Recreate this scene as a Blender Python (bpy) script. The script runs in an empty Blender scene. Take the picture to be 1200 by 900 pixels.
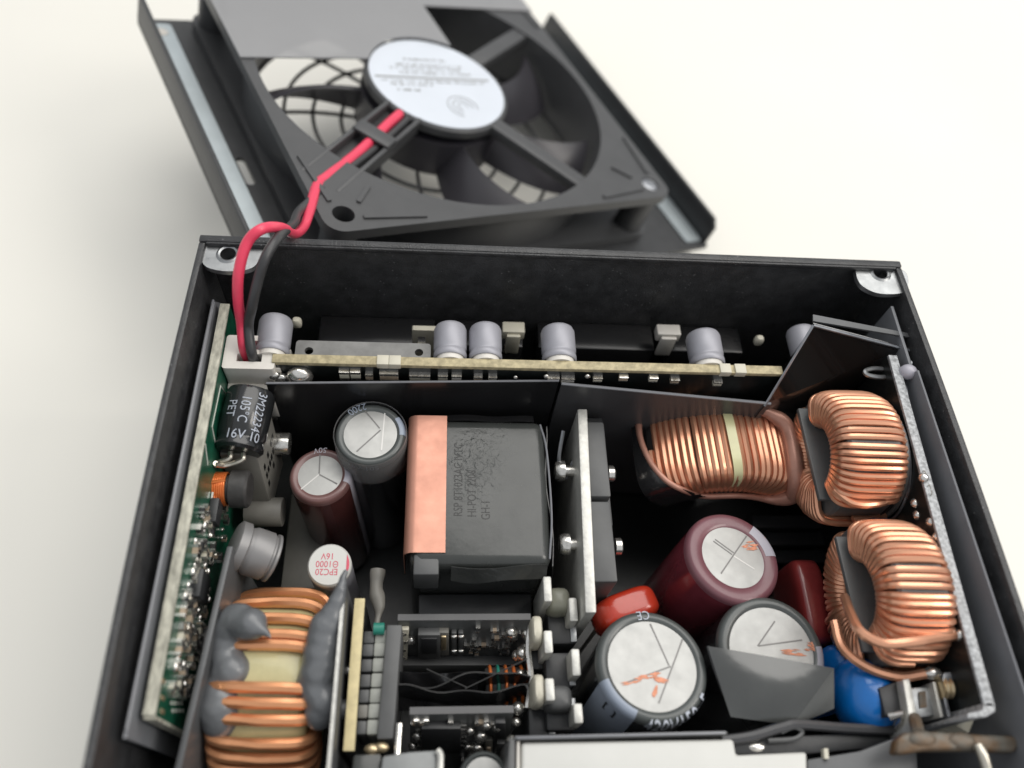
import bpy, bmesh, math, random
import numpy as np
from mathutils import Vector, Matrix

random.seed(7)
rng = np.random.RandomState(11)
SC = bpy.context.scene
COL = SC.collection
MM = 0.001
PI = math.pi
sin, cos, rad = math.sin, math.cos, math.radians

# ------------------------------------------------------------------ camera
CAM = np.array([40.325, -90.517, 172.866])          # millimetres
PITCH, YAW, ROLL, FPX = 59.0087, 10.5487, 10.3102, 946.43
a_, b_, c_ = rad(PITCH), rad(YAW), rad(ROLL)
FW = np.array([sin(b_) * cos(a_), cos(b_) * cos(a_), -sin(a_)])
R0 = np.cross(FW, [0, 0, 1.0]); R0 /= np.linalg.norm(R0)
U0 = np.cross(R0, FW)
RT = cos(c_) * R0 + sin(c_) * U0
UP = -sin(c_) * R0 + cos(c_) * U0
cd = bpy.data.cameras.new('camera')
cam = bpy.data.objects.new('camera', cd); COL.objects.link(cam)
M = Matrix.Identity(4)
for i in range(3):
    M[i][0] = RT[i]; M[i][1] = UP[i]; M[i][2] = -FW[i]; M[i][3] = CAM[i] * MM
cam.matrix_world = M
cd.sensor_width = 36.0
cd.lens = FPX / 1200 * 36.0
cd.clip_start = 0.005; cd.clip_end = 20
cd.dof.use_dof = True
cd.dof.focus_distance = 0.139
cd.dof.aperture_fstop = 10.5
SC.camera = cam

# ------------------------------------------------------------------ light
w = bpy.data.worlds.new('World'); SC.world = w; w.use_nodes = True
bg = w.node_tree.nodes['Background']
bg.inputs[0].default_value = (0.93, 0.96, 1.0, 1); bg.inputs[1].default_value = 0.60


def area(name, loc, target, sx, sy, power, col=(1, 1, 1)):
    l = bpy.data.lights.new(name, 'AREA'); l.shape = 'RECTANGLE'; l.size = sx; l.size_y = sy
    l.energy = power; l.color = col
    o = bpy.data.objects.new(name, l); COL.objects.link(o)
    o.location = loc
    o.rotation_euler = (Vector(target) - Vector(loc)).to_track_quat('-Z', 'Y').to_euler()
    return o


area('ceiling_lamp', (0.38, 0.54, 1.18), (0.06, -0.02, 0.03), 1.35, 1.05, 13.6, (1, 0.97, 0.92))
area('side_lamp', (0.95, -0.1, 0.85), (0.06, -0.04, 0.03), 0.35, 0.5, 4.5, (1, 0.95, 0.88))
SC.view_settings.view_transform = 'Standard'
SC.view_settings.look = 'None'
SC.view_settings.exposure = 0.0
SC.view_settings.gamma = 1.0
SC.cycles.max_bounces = 8

# ------------------------------------------------------------------ helpers: geometry lookups


def ray(px, py):
    return FW * FPX + RT * (px - 600) + UP * (450 - py)


def at(px, py, z):
    """world point (mm) seen at a photo pixel, lying at height z"""
    d = ray(px, py); return CAM + d * ((z - CAM[2]) / d[2])


def onplane(px, py, p0, n):
    d = ray(px, py); return CAM + d * (np.dot(p0 - CAM, n) / np.dot(d, n))


def proj(P):
    d = np.asarray(P, float) - CAM; z = d @ FW
    return np.array([600 + FPX * (d @ RT) / z, 450 - FPX * (d @ UP) / z])


def unit(v):
    v = np.asarray(v, float); return v / np.linalg.norm(v)


def V(*a): return np.array(a, float)


X, Y, Z = V(1, 0, 0), V(0, 1, 0), V(0, 0, 1)


def frame(axis, hint=X):
    u = unit(axis); e1 = hint - u * np.dot(hint, u)
    if np.linalg.norm(e1) < 1e-3: e1 = Y - u * np.dot(Y, u)
    e1 = unit(e1); return e1, np.cross(u, e1), u


# ------------------------------------------------------------------ materials
def lin(r, g, b):
    f = lambda c: (c / 255 / 12.92) if c / 255 <= 0.04045 else ((c / 255 + 0.055) / 1.055) ** 2.4
    return (f(r), f(g), f(b))


def mat(name, col, rough=0.5, metal=0.0, var=0.0, vs=300, bump=0.0, bs=2000, spec=0.5, specks=None, rv=0.0,
        coat=0.0, alpha=1.0, trans=0.0, stretch=None, col2=None):
    m = bpy.data.materials.new(name); m.use_nodes = True
    nt = m.node_tree; N = nt.nodes; L = nt.links
    p = N['Principled BSDF']
    p.inputs['Base Color'].default_value = (*col, 1)
    p.inputs['Roughness'].default_value = rough
    p.inputs['Metallic'].default_value = metal
    p.inputs['Specular IOR Level'].default_value = spec
    p.inputs['Coat Weight'].default_value = coat
    p.inputs['Coat Roughness'].default_value = 0.08
    p.inputs['Alpha'].default_value = alpha
    p.inputs['Transmission Weight'].default_value = trans
    tc = N.new('ShaderNodeTexCoord')
    src = tc.outputs['Object']
    if stretch:
        mp = N.new('ShaderNodeMapping'); mp.inputs['Scale'].default_value = stretch
        L.new(src, mp.inputs['Vector']); src = mp.outputs['Vector']

    def noise(scale, detail=4, r=0.6):
        n = N.new('ShaderNodeTexNoise'); n.inputs['Scale'].default_value = scale
        n.inputs['Detail'].default_value = detail; n.inputs['Roughness'].default_value = r
        L.new(src, n.inputs['Vector']); return n
    if var > 0 or col2 or specks:
        n = noise(vs)
        mx = N.new('ShaderNodeMix'); mx.data_type = 'RGBA'
        c2 = col2 or tuple(min(1, c * (1 + var)) for c in col)
        c1 = tuple(c * (1 - var) for c in col) if not col2 else col
        mx.inputs['A'].default_value = (*c1, 1); mx.inputs['B'].default_value = (*c2, 1)
        cr = N.new('ShaderNodeMapRange'); cr.inputs['From Min'].default_value = 0.35; cr.inputs['From Max'].default_value = 0.65
        L.new(n.outputs['Fac'], cr.inputs['Value']); L.new(cr.outputs['Result'], mx.inputs['Factor'])
        out = mx.outputs['Result']
        if specks:
            sc, th, scol = specks
            v = N.new('ShaderNodeTexVoronoi'); v.inputs['Scale'].default_value = sc
            L.new(src, v.inputs['Vector'])
            ms = N.new('ShaderNodeMapRange'); ms.inputs['From Min'].default_value = th; ms.inputs['From Max'].default_value = th * 0.6
            L.new(v.outputs['Distance'], ms.inputs['Value'])
            n3 = noise(sc * 0.31, 2); g = N.new('ShaderNodeMath'); g.operation = 'GREATER_THAN'; g.inputs[1].default_value = 0.56
            L.new(n3.outputs['Fac'], g.inputs[0])
            mu = N.new('ShaderNodeMath'); mu.operation = 'MULTIPLY'
            L.new(ms.outputs['Result'], mu.inputs[0]); L.new(g.outputs[0], mu.inputs[1])
            m2 = N.new('ShaderNodeMix'); m2.data_type = 'RGBA'; m2.inputs['B'].default_value = (*scol, 1)
            L.new(out, m2.inputs['A']); L.new(mu.outputs[0], m2.inputs['Factor']); out = m2.outputs['Result']
        L.new(out, p.inputs['Base Color'])
    if rv > 0:
        n = noise(vs * 1.7); r = N.new('ShaderNodeMapRange')
        r.inputs['From Min'].default_value = 0.3; r.inputs['From Max'].default_value = 0.7
        r.inputs['To Min'].default_value = max(0.02, rough - rv); r.inputs['To Max'].default_value = min(1, rough + rv)
        L.new(n.outputs['Fac'], r.inputs['Value']); L.new(r.outputs['Result'], p.inputs['Roughness'])
    if bump > 0:
        n = noise(bs); b = N.new('ShaderNodeBump'); b.inputs['Strength'].default_value = bump
        b.inputs['Distance'].default_value = 0.0003
        L.new(n.outputs['Fac'], b.inputs['Height']); L.new(b.outputs['Normal'], p.inputs['Normal'])
    return m


table_m = mat('table_white', (0.78, 0.762, 0.70), 0.55, var=0.02, vs=6, bump=0.03, bs=900)
case_m = mat('black_powder_coat', (0.036, 0.0365, 0.038), 0.30, var=0.25, vs=400, bump=0.45, bs=2600,
             specks=(1100, 0.17, (0.16, 0.16, 0.16)))
lid_m = mat('lid_coat', (0.035, 0.036, 0.038), 0.45, var=0.1, vs=300, bump=0.25, bs=2600)
zinc_m = mat('zinc', (0.36, 0.37, 0.375), 0.38, 0.85, var=0.12, vs=350, rv=0.12, bump=0.08, bs=1200)
zincb_m = mat('zinc_strip', (0.45, 0.50, 0.52), 0.42, 0.6, var=0.06, vs=120)
steel_m = mat('cut_aluminium', (0.56, 0.555, 0.52), 0.42, 0.45, var=0.10, vs=700, bump=0.25, bs=1500)
dsteel_m = mat('dull_steel', (0.30, 0.31, 0.33), 0.35, 0.8, var=0.15, vs=300, rv=0.1)
grit_m = mat('gritty_edge', (0.36, 0.37, 0.38), 0.5, 0.35, var=0.35, vs=1500, bump=0.5, bs=1600)
sheet_m = mat('black_sheet', (0.018, 0.018, 0.019), 0.22, var=0.1, vs=100, bump=0.05, bs=200)
gsheet_m = mat('grey_sheet', (0.21, 0.216, 0.23), 0.40, var=0.1, vs=100, bump=0.08, bs=500)
csheet_m = mat('charcoal_sheet', (0.060, 0.060, 0.063), 0.35, var=0.1, vs=100, bump=0.08, bs=500)
bsheet_m = mat('bright_sheet_edge', (0.20, 0.205, 0.22), 0.3)  # pale tone stands for light caught along sheet edges
gloss_m = mat('gloss_black_sheet', (0.020, 0.017, 0.016), 0.12, bump=0.25, bs=90, spec=1.0)
gloss_m.node_tree.nodes['Principled BSDF'].inputs['IOR'].default_value = 2.0
tape_m = mat('black_tape', (0.040, 0.043, 0.041), 0.24, bump=0.32, bs=110, spec=0.55, var=0.1, vs=120, rv=0.06)
flap_m = mat('loose_shiny_tape', (0.055, 0.058, 0.056), 0.2, bump=0.5, bs=70, spec=0.9, var=0.1, vs=120)
tape2_m = mat('crinkled_tape', (0.030, 0.032, 0.031), 0.28, bump=0.7, bs=420, spec=0.7)
dtape_m = mat('dark_tape', (0.016, 0.016, 0.017), 0.16, bump=0.7, bs=260, spec=0.8)
plain_edge_m = mat('tape_edge_dark', (0.05, 0.05, 0.05), 0.7, spec=0.1)
film_m = mat('glossy_film', (0.012, 0.012, 0.013), 0.14, bump=0.6, bs=300, spec=0.8)
ink_m = mat('dark_ink', (0.008, 0.008, 0.008), 0.4)
greyink_m = mat('grey_ink', (0.22, 0.22, 0.21), 0.6)
white_m = mat('white_print', (0.40, 0.43, 0.49), 0.5, var=0.15, vs=2500)
pcbg_m = mat('green_solder_mask', (0.010, 0.085, 0.048), 0.30, var=0.3, vs=500, bump=0.1, bs=900)
pcbk_m = mat('black_solder_mask', (0.010, 0.012, 0.012), 0.35, var=0.2, vs=600, bump=0.1, bs=900)
fr4_m = mat('board_edge', (0.42, 0.36, 0.22), 0.6, var=0.25, vs=900, bump=0.25, bs=1500)
fr4w_m = mat('pale_board_edge', (0.42, 0.41, 0.34), 0.6, var=0.35, vs=1100, bump=0.3, bs=1500, stretch=(1, 0.35, 1))
fr4y_m = mat('yellow_board_edge', (0.62, 0.53, 0.30), 0.6, var=0.12, vs=700)
copper_m = mat('enamelled_copper', (0.80, 0.40, 0.245), 0.30, 0.72, var=0.05, vs=90, coat=0.3)
copperb_m = mat('bright_copper_wire', (0.80, 0.37, 0.18), 0.30, 0.72, var=0.10, vs=120, coat=0.3)
foil_m = mat('copper_foil', (0.52, 0.255, 0.185), 0.40, 0.55, var=0.07, vs=160, bump=0.12, bs=300, rv=0.08)
orange_m = mat('orange_wire', (0.75, 0.20, 0.05), 0.3, 0.4)
tin_m = mat('solder', (0.72, 0.70, 0.66), 0.22, 0.9, var=0.15, vs=900, rv=0.1)
lead_m = mat('tinned_lead', (0.62, 0.58, 0.50), 0.3, 0.8)
yellow_m = mat('yellow_tape', (0.50, 0.46, 0.25), 0.35, var=0.10, vs=200, bump=0.12, bs=300, coat=0.3)
ytape_m = mat('pale_yellow_tape', (0.62, 0.60, 0.34), 0.3, var=0.08, vs=200, coat=0.3)
putty_m = mat('grey_silicone', (0.135, 0.142, 0.150), 0.29, var=0.12, vs=250, bump=0.15, bs=500, spec=0.6)
alu_m = mat('aluminium_can', (0.35, 0.35, 0.385), 0.48, 0.25, var=0.05, vs=200)
vent_m = mat('cap_top', (0.43, 0.43, 0.415), 0.40, 0.25, var=0.06, vs=260, bump=0.22, bs=160, rv=0.08)
scoreshade_m = mat('vent_score_shade', (0.20, 0.195, 0.19), 0.5, 0.3)  # shade of the stamped grooves, put into the colour
scorelit_m = mat('vent_score_lit', (0.60, 0.59, 0.57), 0.4, 0.2)  # lit flank of a groove, painted as a pale tone
maroon_m = mat('maroon_sleeve', (0.17, 0.030, 0.042), 0.22, var=0.2, vs=130, coat=0.5, bump=0.06, bs=300)
maroonlit_m = mat('maroon_rim_lit', (0.165, 0.066, 0.080), 0.32, var=0.1, vs=150, coat=0.2)  # sleeve shoulder lightened, overhead light put into the colour
brown_m = mat('brown_sleeve', (0.090, 0.030, 0.028), 0.25, var=0.2, vs=130, coat=0.5)
brownlit_m = mat('brown_rim_lit', (0.165, 0.085, 0.080), 0.32, var=0.1, vs=150, coat=0.2)  # same brown sleeve in a painted lit tone for its shoulder
blacks_m = mat('black_sleeve', (0.016, 0.017, 0.018), 0.22, var=0.2, vs=130, coat=0.4)
blacklit_m = mat('black_rim_lit', (0.072, 0.080, 0.078), 0.33, var=0.1, vs=150, coat=0.2)  # grey stands for light on the black sleeve's shoulder
stripe_m = mat('sleeve_stripe', (0.27, 0.31, 0.38), 0.35, var=0.06, vs=200)
stripel_m = mat('lilac_stripe', (0.42, 0.41, 0.46), 0.35, var=0.06, vs=200)
redmark_m = mat('red_marker', (0.66, 0.27, 0.16), 0.6, var=0.2, vs=1200)
redfilm_m = mat('red_epoxy', (0.50, 0.040, 0.018), 0.25, coat=0.5, var=0.1, vs=150)
darkred_m = mat('dark_red_epoxy', (0.22, 0.030, 0.030), 0.28, coat=0.4, var=0.15, vs=150)
blue_m = mat('blue_epoxy', (0.003, 0.15, 0.50), 0.28, coat=0.4, var=0.1, vs=150, bump=0.06, bs=250)
bluet_m = mat('blue_tape', (0.02, 0.07, 0.28), 0.35)
whitep_m = mat('white_nylon', (0.66, 0.63, 0.58), 0.38, var=0.06, vs=200)
cream_m = mat('cream_plastic', (0.58, 0.55, 0.45), 0.45, var=0.06, vs=200)
greyp_m = mat('grey_plastic', (0.175, 0.168, 0.150), 0.48, var=0.08, vs=200, bump=0.1, bs=900)
dplast_m = mat('dark_plastic', (0.030, 0.031, 0.033), 0.42, var=0.1, vs=200, bump=0.12, bs=900)
mplast_m = mat('mid_plastic', (0.085, 0.087, 0.088), 0.45, var=0.1, vs=200)
plate_m = mat('grey_heatsink', (0.105, 0.108, 0.112), 0.42, 0.3, var=0.08, vs=150, bump=0.06, bs=500)
ferrite_m = mat('ferrite', (0.045, 0.043, 0.042), 0.5, var=0.2, vs=500, bump=0.2, bs=900)
core_m = mat('core_case', (0.10, 0.105, 0.105), 0.38, var=0.1, vs=200)
pink_m = mat('cut_sleeve_edge', (0.46, 0.235, 0.175), 0.38, 0.25, var=0.15, vs=200)
label_m = mat('pale_label', (0.60, 0.60, 0.57), 0.38, var=0.03, vs=90)
fan_m = mat('fan_plastic', (0.060, 0.061, 0.063), 0.42, var=0.06, vs=200, bump=0.05, bs=900)
blade_m = mat('fan_blade', (0.038, 0.036, 0.042), 0.36, var=0.08, vs=100)
flabel_m = mat('fan_label', (0.66, 0.70, 0.76), 0.35, 0.15, var=0.02, vs=90)
redwire_m = mat('red_wire', (0.78, 0.055, 0.115), 0.38, var=0.06, vs=300, coat=0.15)
blackwire_m = mat('black_wire', (0.045, 0.045, 0.047), 0.4, var=0.08, vs=300)
brass_m = mat('brass', (0.62, 0.50, 0.32), 0.35, 0.8, var=0.1, vs=500)
beige_m = mat('beige_ceramic', (0.42, 0.33, 0.24), 0.5, var=0.2, vs=600)
corrode_m = mat('flux_residue', (0.13, 0.13, 0.115), 0.5, 0.2, var=0.6, vs=260, bump=0.5, bs=600, col2=(0.15, 0.085, 0.04))
silk_m = mat('silkscreen', (0.50, 0.52, 0.46), 0.6)
plastsheet = mat('clear_deflector', (0.33, 0.33, 0.335), 0.28, alpha=0.74, spec=0.7, var=0.03, vs=25)  # grey base stands for lamp light reflected off the clear sheet
clear_m = mat('clear_cover', (0.20, 0.20, 0.20), 0.2, alpha=0.55, spec=0.6)


# ------------------------------------------------------------------ mesh builder
class MB:
    def __init__(s): s.v = []; s.f = []; s.m = []; s.mats = []

    def mi(s, m):
        if m is None: return 0
        if m not in s.mats: s.mats.append(m)
        return s.mats.index(m)

    def add(s, vs, fs, m=None):
        o = len(s.v); i = s.mi(m)
        s.v += [tuple(map(float, p)) for p in vs]
        s.f += [tuple(o + k for k in f) for f in fs]; s.m += [i] * len(fs)
        return s

    def hexa(s, o, e1, e2, e3, m=None):
        o, e1, e2, e3 = map(np.asarray, (o, e1, e2, e3))
        if np.dot(np.cross(e1, e2), e3) < 0: e1, e2 = e2, e1
        p = [o, o + e1, o + e1 + e2, o + e2]; p += [q + e3 for q in p]
        return s.add(p, [(3, 2, 1, 0), (4, 5, 6, 7), (0, 1, 5, 4), (1, 2, 6, 5), (2, 3, 7, 6), (3, 0, 4, 7)], m)

    def box(s, x0, x1, y0, y1, z0, z1, m=None):
        return s.hexa(V(x0, y0, z0), X * (x1 - x0), Y * (y1 - y0), Z * (z1 - z0), m)

    def cbox(s, c, size, R=None, m=None):
        E = np.eye(3) if R is None else np.array(R)       # rows are axes
        e = [E[i] * size[i] for i in range(3)]
        return s.hexa(np.asarray(c) - sum(e) / 2, *e, m)

    def prism(s, pts, ext, m=None):
        pts = [np.asarray(p, float) for p in pts]; ext = np.asarray(ext, float)
        n = sum(np.cross(pts[i] - pts[0], pts[(i + 1) % len(pts)] - pts[0]) for i in range(len(pts)))
        if np.dot(n, ext) < 0: pts = pts[::-1]
        k = len(pts)
        fs = [tuple(range(k))[::-1], tuple(range(k, 2 * k))]
        fs += [(i, (i + 1) % k, k + (i + 1) % k, k + i) for i in range(k)]
        return s.add(pts + [p + ext for p in pts], fs, m)

    def lathe(s, prof, o, axis, n=32, m=None, a0=0, a1=2 * PI, hint=X, cap=True):
        e1, e2, u = frame(axis, hint); full = abs(a1 - a0 - 2 * PI) < 1e-6
        k = n if full else n + 1; vs = []; fs = []
        for r, h in prof:
            for i in range(k):
                t = a0 + (a1 - a0) * i / n
                vs.append(o + u * h + (e1 * cos(t) + e2 * sin(t)) * r)
        for j in range(len(prof) - 1):
            for i in range(n):
                i2 = (i + 1) % k
                fs.append((j * k + i, j * k + i2, (j + 1) * k + i2, (j + 1) * k + i))
        if full and cap:
            if prof[0][0] > 1e-6: fs.append(tuple(range(k))[::-1])
            if prof[-1][0] > 1e-6: fs.append(tuple((len(prof) - 1) * k + i for i in range(k)))
        return s.add(vs, fs, m)

    def cyl(s, p0, p1, r, n=20, m=None, r1=None):
        p0 = np.asarray(p0, float); p1 = np.asarray(p1, float)
        return s.lathe([(r, 0), (r if r1 is None else r1, np.linalg.norm(p1 - p0))], p0, p1 - p0, n, m)

    def tube(s, pts, r, n=8, closed=False, m=None):
        P = [np.asarray(p, float) for p in pts]; k = len(P); vs = []; fs = []; prev = None
        for i in range(k):
            a = P[(i - 1) % k] if (closed or i > 0) else P[0]
            b = P[(i + 1) % k] if (closed or i < k - 1) else P[-1]
            t = unit(b - a)
            if prev is None: e1, e2, _ = frame(t, Z if abs(t[2]) < .9 else X)
            else:
                e1 = unit(prev - t * np.dot(prev, t)); e2 = np.cross(t, e1)
            prev = e1; rr = r[i] if hasattr(r, '__len__') else r
            vs += [P[i] + (e1 * cos(2 * PI * j / n) + e2 * sin(2 * PI * j / n)) * rr for j in range(n)]
        for i in range(k if closed else k - 1):
            i2 = (i + 1) % k
            fs += [(i * n + j, i * n + (j + 1) % n, i2 * n + (j + 1) % n, i2 * n + j) for j in range(n)]
        if not closed: fs += [tuple(range(n))[::-1], tuple((k - 1) * n + j for j in range(n))]
        return s.add(vs, fs, m)

    def ball(s, c, r, R=None, n=16, m=None, p=1.0):
        c = np.asarray(c, float); r = np.broadcast_to(np.asarray(r, float), (3,)); E = np.eye(3) if R is None else np.array(R)
        f = lambda t: math.copysign(abs(t) ** p, t)
        vs = [c + E[2] * r[2]]; k = n // 2
        for j in range(1, k):
            ph = PI * j / k
            for i in range(n):
                t = 2 * PI * i / n
                q = (f(sin(ph)) * f(cos(t)) * r[0], f(sin(ph)) * f(sin(t)) * r[1], f(cos(ph)) * r[2])
                vs.append(c + E[0] * q[0] + E[1] * q[1] + E[2] * q[2])
        vs.append(c - E[2] * r[2]); e = len(vs) - 1; fs = []
        for i in range(n):
            i2 = (i + 1) % n
            fs.append((0, 1 + i, 1 + i2)); fs.append((e, 1 + (k - 2) * n + i2, 1 + (k - 2) * n + i))
            for j in range(k - 2):
                fs.append((1 + j * n + i, 1 + (j + 1) * n + i, 1 + (j + 1) * n + i2, 1 + j * n + i2))
        return s.add(vs, fs, m)

    def grid(s, fn, nu, nv, m=None, skip=None):
        vs = [fn(i / nu, j / nv) for j in range(nv + 1) for i in range(nu + 1)]
        fs = []
        for j in range(nv):
            for i in range(nu):
                if skip and skip((i + .5) / nu, (j + .5) / nv): continue
                q = j * (nu + 1) + i; fs.append((q, q + 1, q + nu + 2, q + nu + 1))
        return s.add(vs, fs, m)

    def build(s, name, m, parent=None, base=None, bevel=0.0, seg=2, solid=0.0):
        o3 = ORG.get(parent.name, V(0, 0, 0)) if parent is not None else (V(0, 0, 0) if base is None else np.asarray(base, float))
        me = bpy.data.meshes.new(name)
        vs = (np.array(s.v) - o3) * MM
        me.from_pydata(vs.tolist(), [], s.f)
        if s.mats and m is not None and m not in s.mats and 0 in s.m: pass
        for q in (s.mats or [m]): me.materials.append(q)
        me.polygons.foreach_set('material_index', s.m)
        if bevel > 0 or solid > 0:
            bm = bmesh.new(); bm.from_mesh(me)
            bmesh.ops.recalc_face_normals(bm, faces=bm.faces) if bevel > 0 else None
            if solid > 0: bmesh.ops.solidify(bm, geom=bm.faces[:], thickness=solid * MM)
            if bevel > 0:
                ed = [e for e in bm.edges if len(e.link_faces) == 2 and e.calc_face_angle(0) > 0.6]
                if ed: bmesh.ops.bevel(bm, geom=ed, offset=bevel * MM, segments=seg, affect='EDGES', profile=0.5, clamp_overlap=True)
            bm.to_mesh(me); bm.free()
        me.polygons.foreach_set('use_smooth', [True] * len(me.polygons))
        me.set_sharp_from_angle(angle=rad(38))
        o = bpy.data.objects.new(name, me); COL.objects.link(o)
        if parent is not None: o.parent = parent
        else: o.location = tuple(o3 * MM)
        ORG[o.name] = o3
        return o


ORG = {}


def tag(o, label, cat, group=None):
    o['label'] = label; o['category'] = cat
    if group: o['group'] = group
    return o


def thing(name, label, cat, base, group=None):
    o = bpy.data.objects.new(name, None); COL.objects.link(o)
    o.empty_display_size = 0.003
    o.location = tuple(np.asarray(base, float) * MM); ORG[o.name] = np.asarray(base, float)
    return tag(o, label, cat, group)


def curve_to(obj):
    COL.objects.link(obj); dg = bpy.context.evaluated_depsgraph_get()
    me = bpy.data.meshes.new_from_object(obj.evaluated_get(dg))
    vs = [tuple(v.co) for v in me.vertices]; fs = [tuple(p.vertices) for p in me.polygons]
    d = obj.data; bpy.data.objects.remove(obj); bpy.data.curves.remove(d); bpy.data.meshes.remove(me)
    return vs, fs


def text2d(txt, size, sx=1.0, spacing=1.0, ext=0.0):
    c = bpy.data.curves.new('text', 'FONT'); c.body = txt; c.size = size; c.align_x = 'CENTER'; c.align_y = 'CENTER'
    c.space_character = spacing; c.resolution_u = 3
    vs, fs = curve_to(bpy.data.objects.new('text', c))
    return [(v[0] * sx, v[1]) for v in vs], fs


def fine_text(txt, size, sx=1.0, step=.5):
    vs, fs = text2d(txt, size, sx)
    bm = bmesh.new(); bv = [bm.verts.new((v[0], v[1], 0)) for v in vs]
    for f in fs: bm.faces.new([bv[i] for i in f])
    bmesh.ops.triangulate(bm, faces=bm.faces[:])
    for k in range(4):
        ed = [e for e in bm.edges if e.calc_length() > step]
        if not ed: break
        bmesh.ops.subdivide_edges(bm, edges=ed, cuts=1); bmesh.ops.triangulate(bm, faces=bm.faces[:])
    bm.verts.index_update()
    out = [(v.co.x, v.co.y) for v in bm.verts], [tuple(v.index for v in f.verts) for f in bm.faces]
    bm.free(); return out


def put_text(mb, txt, size, fn, sx=1.0, spacing=1.0, m=None):
    vs, fs = text2d(txt, size, sx, spacing)
    mb.add([fn(*v) for v in vs], fs, m); return mb


def shape2d(mb, loops, w0, w1, fn, m=None):
    c = bpy.data.curves.new('shape', 'CURVE'); c.dimensions = '2D'; c.fill_mode = 'BOTH'; c.extrude = abs(w1 - w0) / 2
    for lp in loops:
        sp = c.splines.new('POLY'); sp.points.add(len(lp) - 1); sp.use_cyclic_u = True
        for i, p in enumerate(lp): sp.points[i].co = (p[0], p[1], 0, 1)
    vs, fs = curve_to(bpy.data.objects.new('shape', c)); mid = (w0 + w1) / 2
    mb.add([fn(v[0], v[1], v[2] + mid) for v in vs], fs, m); return mb


def circ(cx, cy, r, n=32): return [(cx + r * cos(2 * PI * i / n), cy + r * sin(2 * PI * i / n)) for i in range(n)]


def rrect(x0, x1, y0, y1, r, n=5):
    out = []
    for cx, cy, a in ((x1 - r, y1 - r, 0), (x0 + r, y1 - r, 90), (x0 + r, y0 + r, 180), (x1 - r, y0 + r, 270)):
        out += [(cx + r * cos(rad(a + 90 * i / n)), cy + r * sin(rad(a + 90 * i / n))) for i in range(n + 1)]
    return out


def smooth_path(pts, n=8):
    P = [np.asarray(p, float) for p in pts]; P = [2 * P[0] - P[1]] + P + [2 * P[-1] - P[-2]]; out = []
    for i in range(1, len(P) - 2):
        for k in range(n):
            t = k / n
            out.append(.5 * (2 * P[i] + (P[i + 1] - P[i - 1]) * t + (2 * P[i - 1] - 5 * P[i] + 4 * P[i + 1] - P[i + 2]) * t * t + (3 * P[i] - P[i - 1] - 3 * P[i + 1] + P[i + 2]) * t ** 3))
    return out + [P[-2]]


def inpoly(p, poly):
    x, y = p; c = False
    for i in range(len(poly)):
        (x0, y0), (x1, y1) = poly[i - 1], poly[i]
        if (y0 > y) != (y1 > y) and x < (x1 - x0) * (y - y0) / (y1 - y0) + x0: c = not c
    return c


def blob(balls, vox=0.35, sm=6):
    """melted-together balls -> (verts, faces)"""
    mb = MB()
    for c, r in balls: mb.ball(c, r, n=14)
    o = mb.build('blob', None)
    md = o.modifiers.new('r', 'REMESH'); md.mode = 'VOXEL'; md.voxel_size = vox * MM
    ms = o.modifiers.new('s', 'SMOOTH'); ms.iterations = sm; ms.factor = 0.6
    dg = bpy.context.evaluated_depsgraph_get()
    me = bpy.data.meshes.new_from_object(o.evaluated_get(dg))
    vs = [tuple(np.array(v.co) / MM) for v in me.vertices]; fs = [tuple(p.vertices) for p in me.polygons]
    d = o.data; bpy.data.objects.remove(o); bpy.data.meshes.remove(d); bpy.data.meshes.remove(me)
    return vs, fs


# ================================================================== SETTING
tb = MB().box(-1500, 1500, -1500, 1800, -30, 0)
t = tb.build('table', table_m); t['kind'] = 'structure'

# ================================================================== CASE
W, H, D = 125.0, 63.5, 100.0
case = thing('power_supply_case', 'open black steel case of a power supply, lid removed', 'case', (W / 2, -D / 2, 0))
mb = MB().box(0, W, 0.8, 2.2, 0.2, H); mb.box(1.2, W - 1.2, 0.3, 0.799, H - 1.0, H)
mb.build('back_panel', case_m, case, bevel=0.3)


def bowed(x0, x1, bow):
    def fn(u, v):
        return None
    b = MB(); n = 16
    for i in range(n):
        pass
    ys = [0.78 - (D - .8) * i / n for i in range(n + 1)]
    bx = [bow * sin(PI * i / n) for i in range(n + 1)]
    vs = []
    for y, q in zip(ys, bx):
        vs += [V(x0 + q, y, 0.2), V(x1 + q, y, 0.2), V(x1 + q, y, H - .3), V(x0 + q, y, H - .3)]
    fs = [(0, 1, 2, 3), tuple(4 * n + k for k in (3, 2, 1, 0))]
    for i in range(n):
        for k in range(4):
            k2 = (k + 1) % 4
            fs.append((4 * i + k, 4 * i + 4 + k, 4 * i + 4 + k2, 4 * i + k2))
    return b.add(vs, fs)


bowed(0, 1.1, -0.7).build('left_panel', case_m, case, bevel=0.2)
bowed(W - 1.1, W, 0.7).build('right_panel', case_m, case, bevel=0.2)
MB().box(0, W, -D, -D + 1.6, 0.2, H).build('front_panel', case_m, case, bevel=0.3)
MB().box(1.2, W - 1.2, -D + 1.7, 0.1, 0, 1.2).build('floor_panel', case_m, case)


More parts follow.
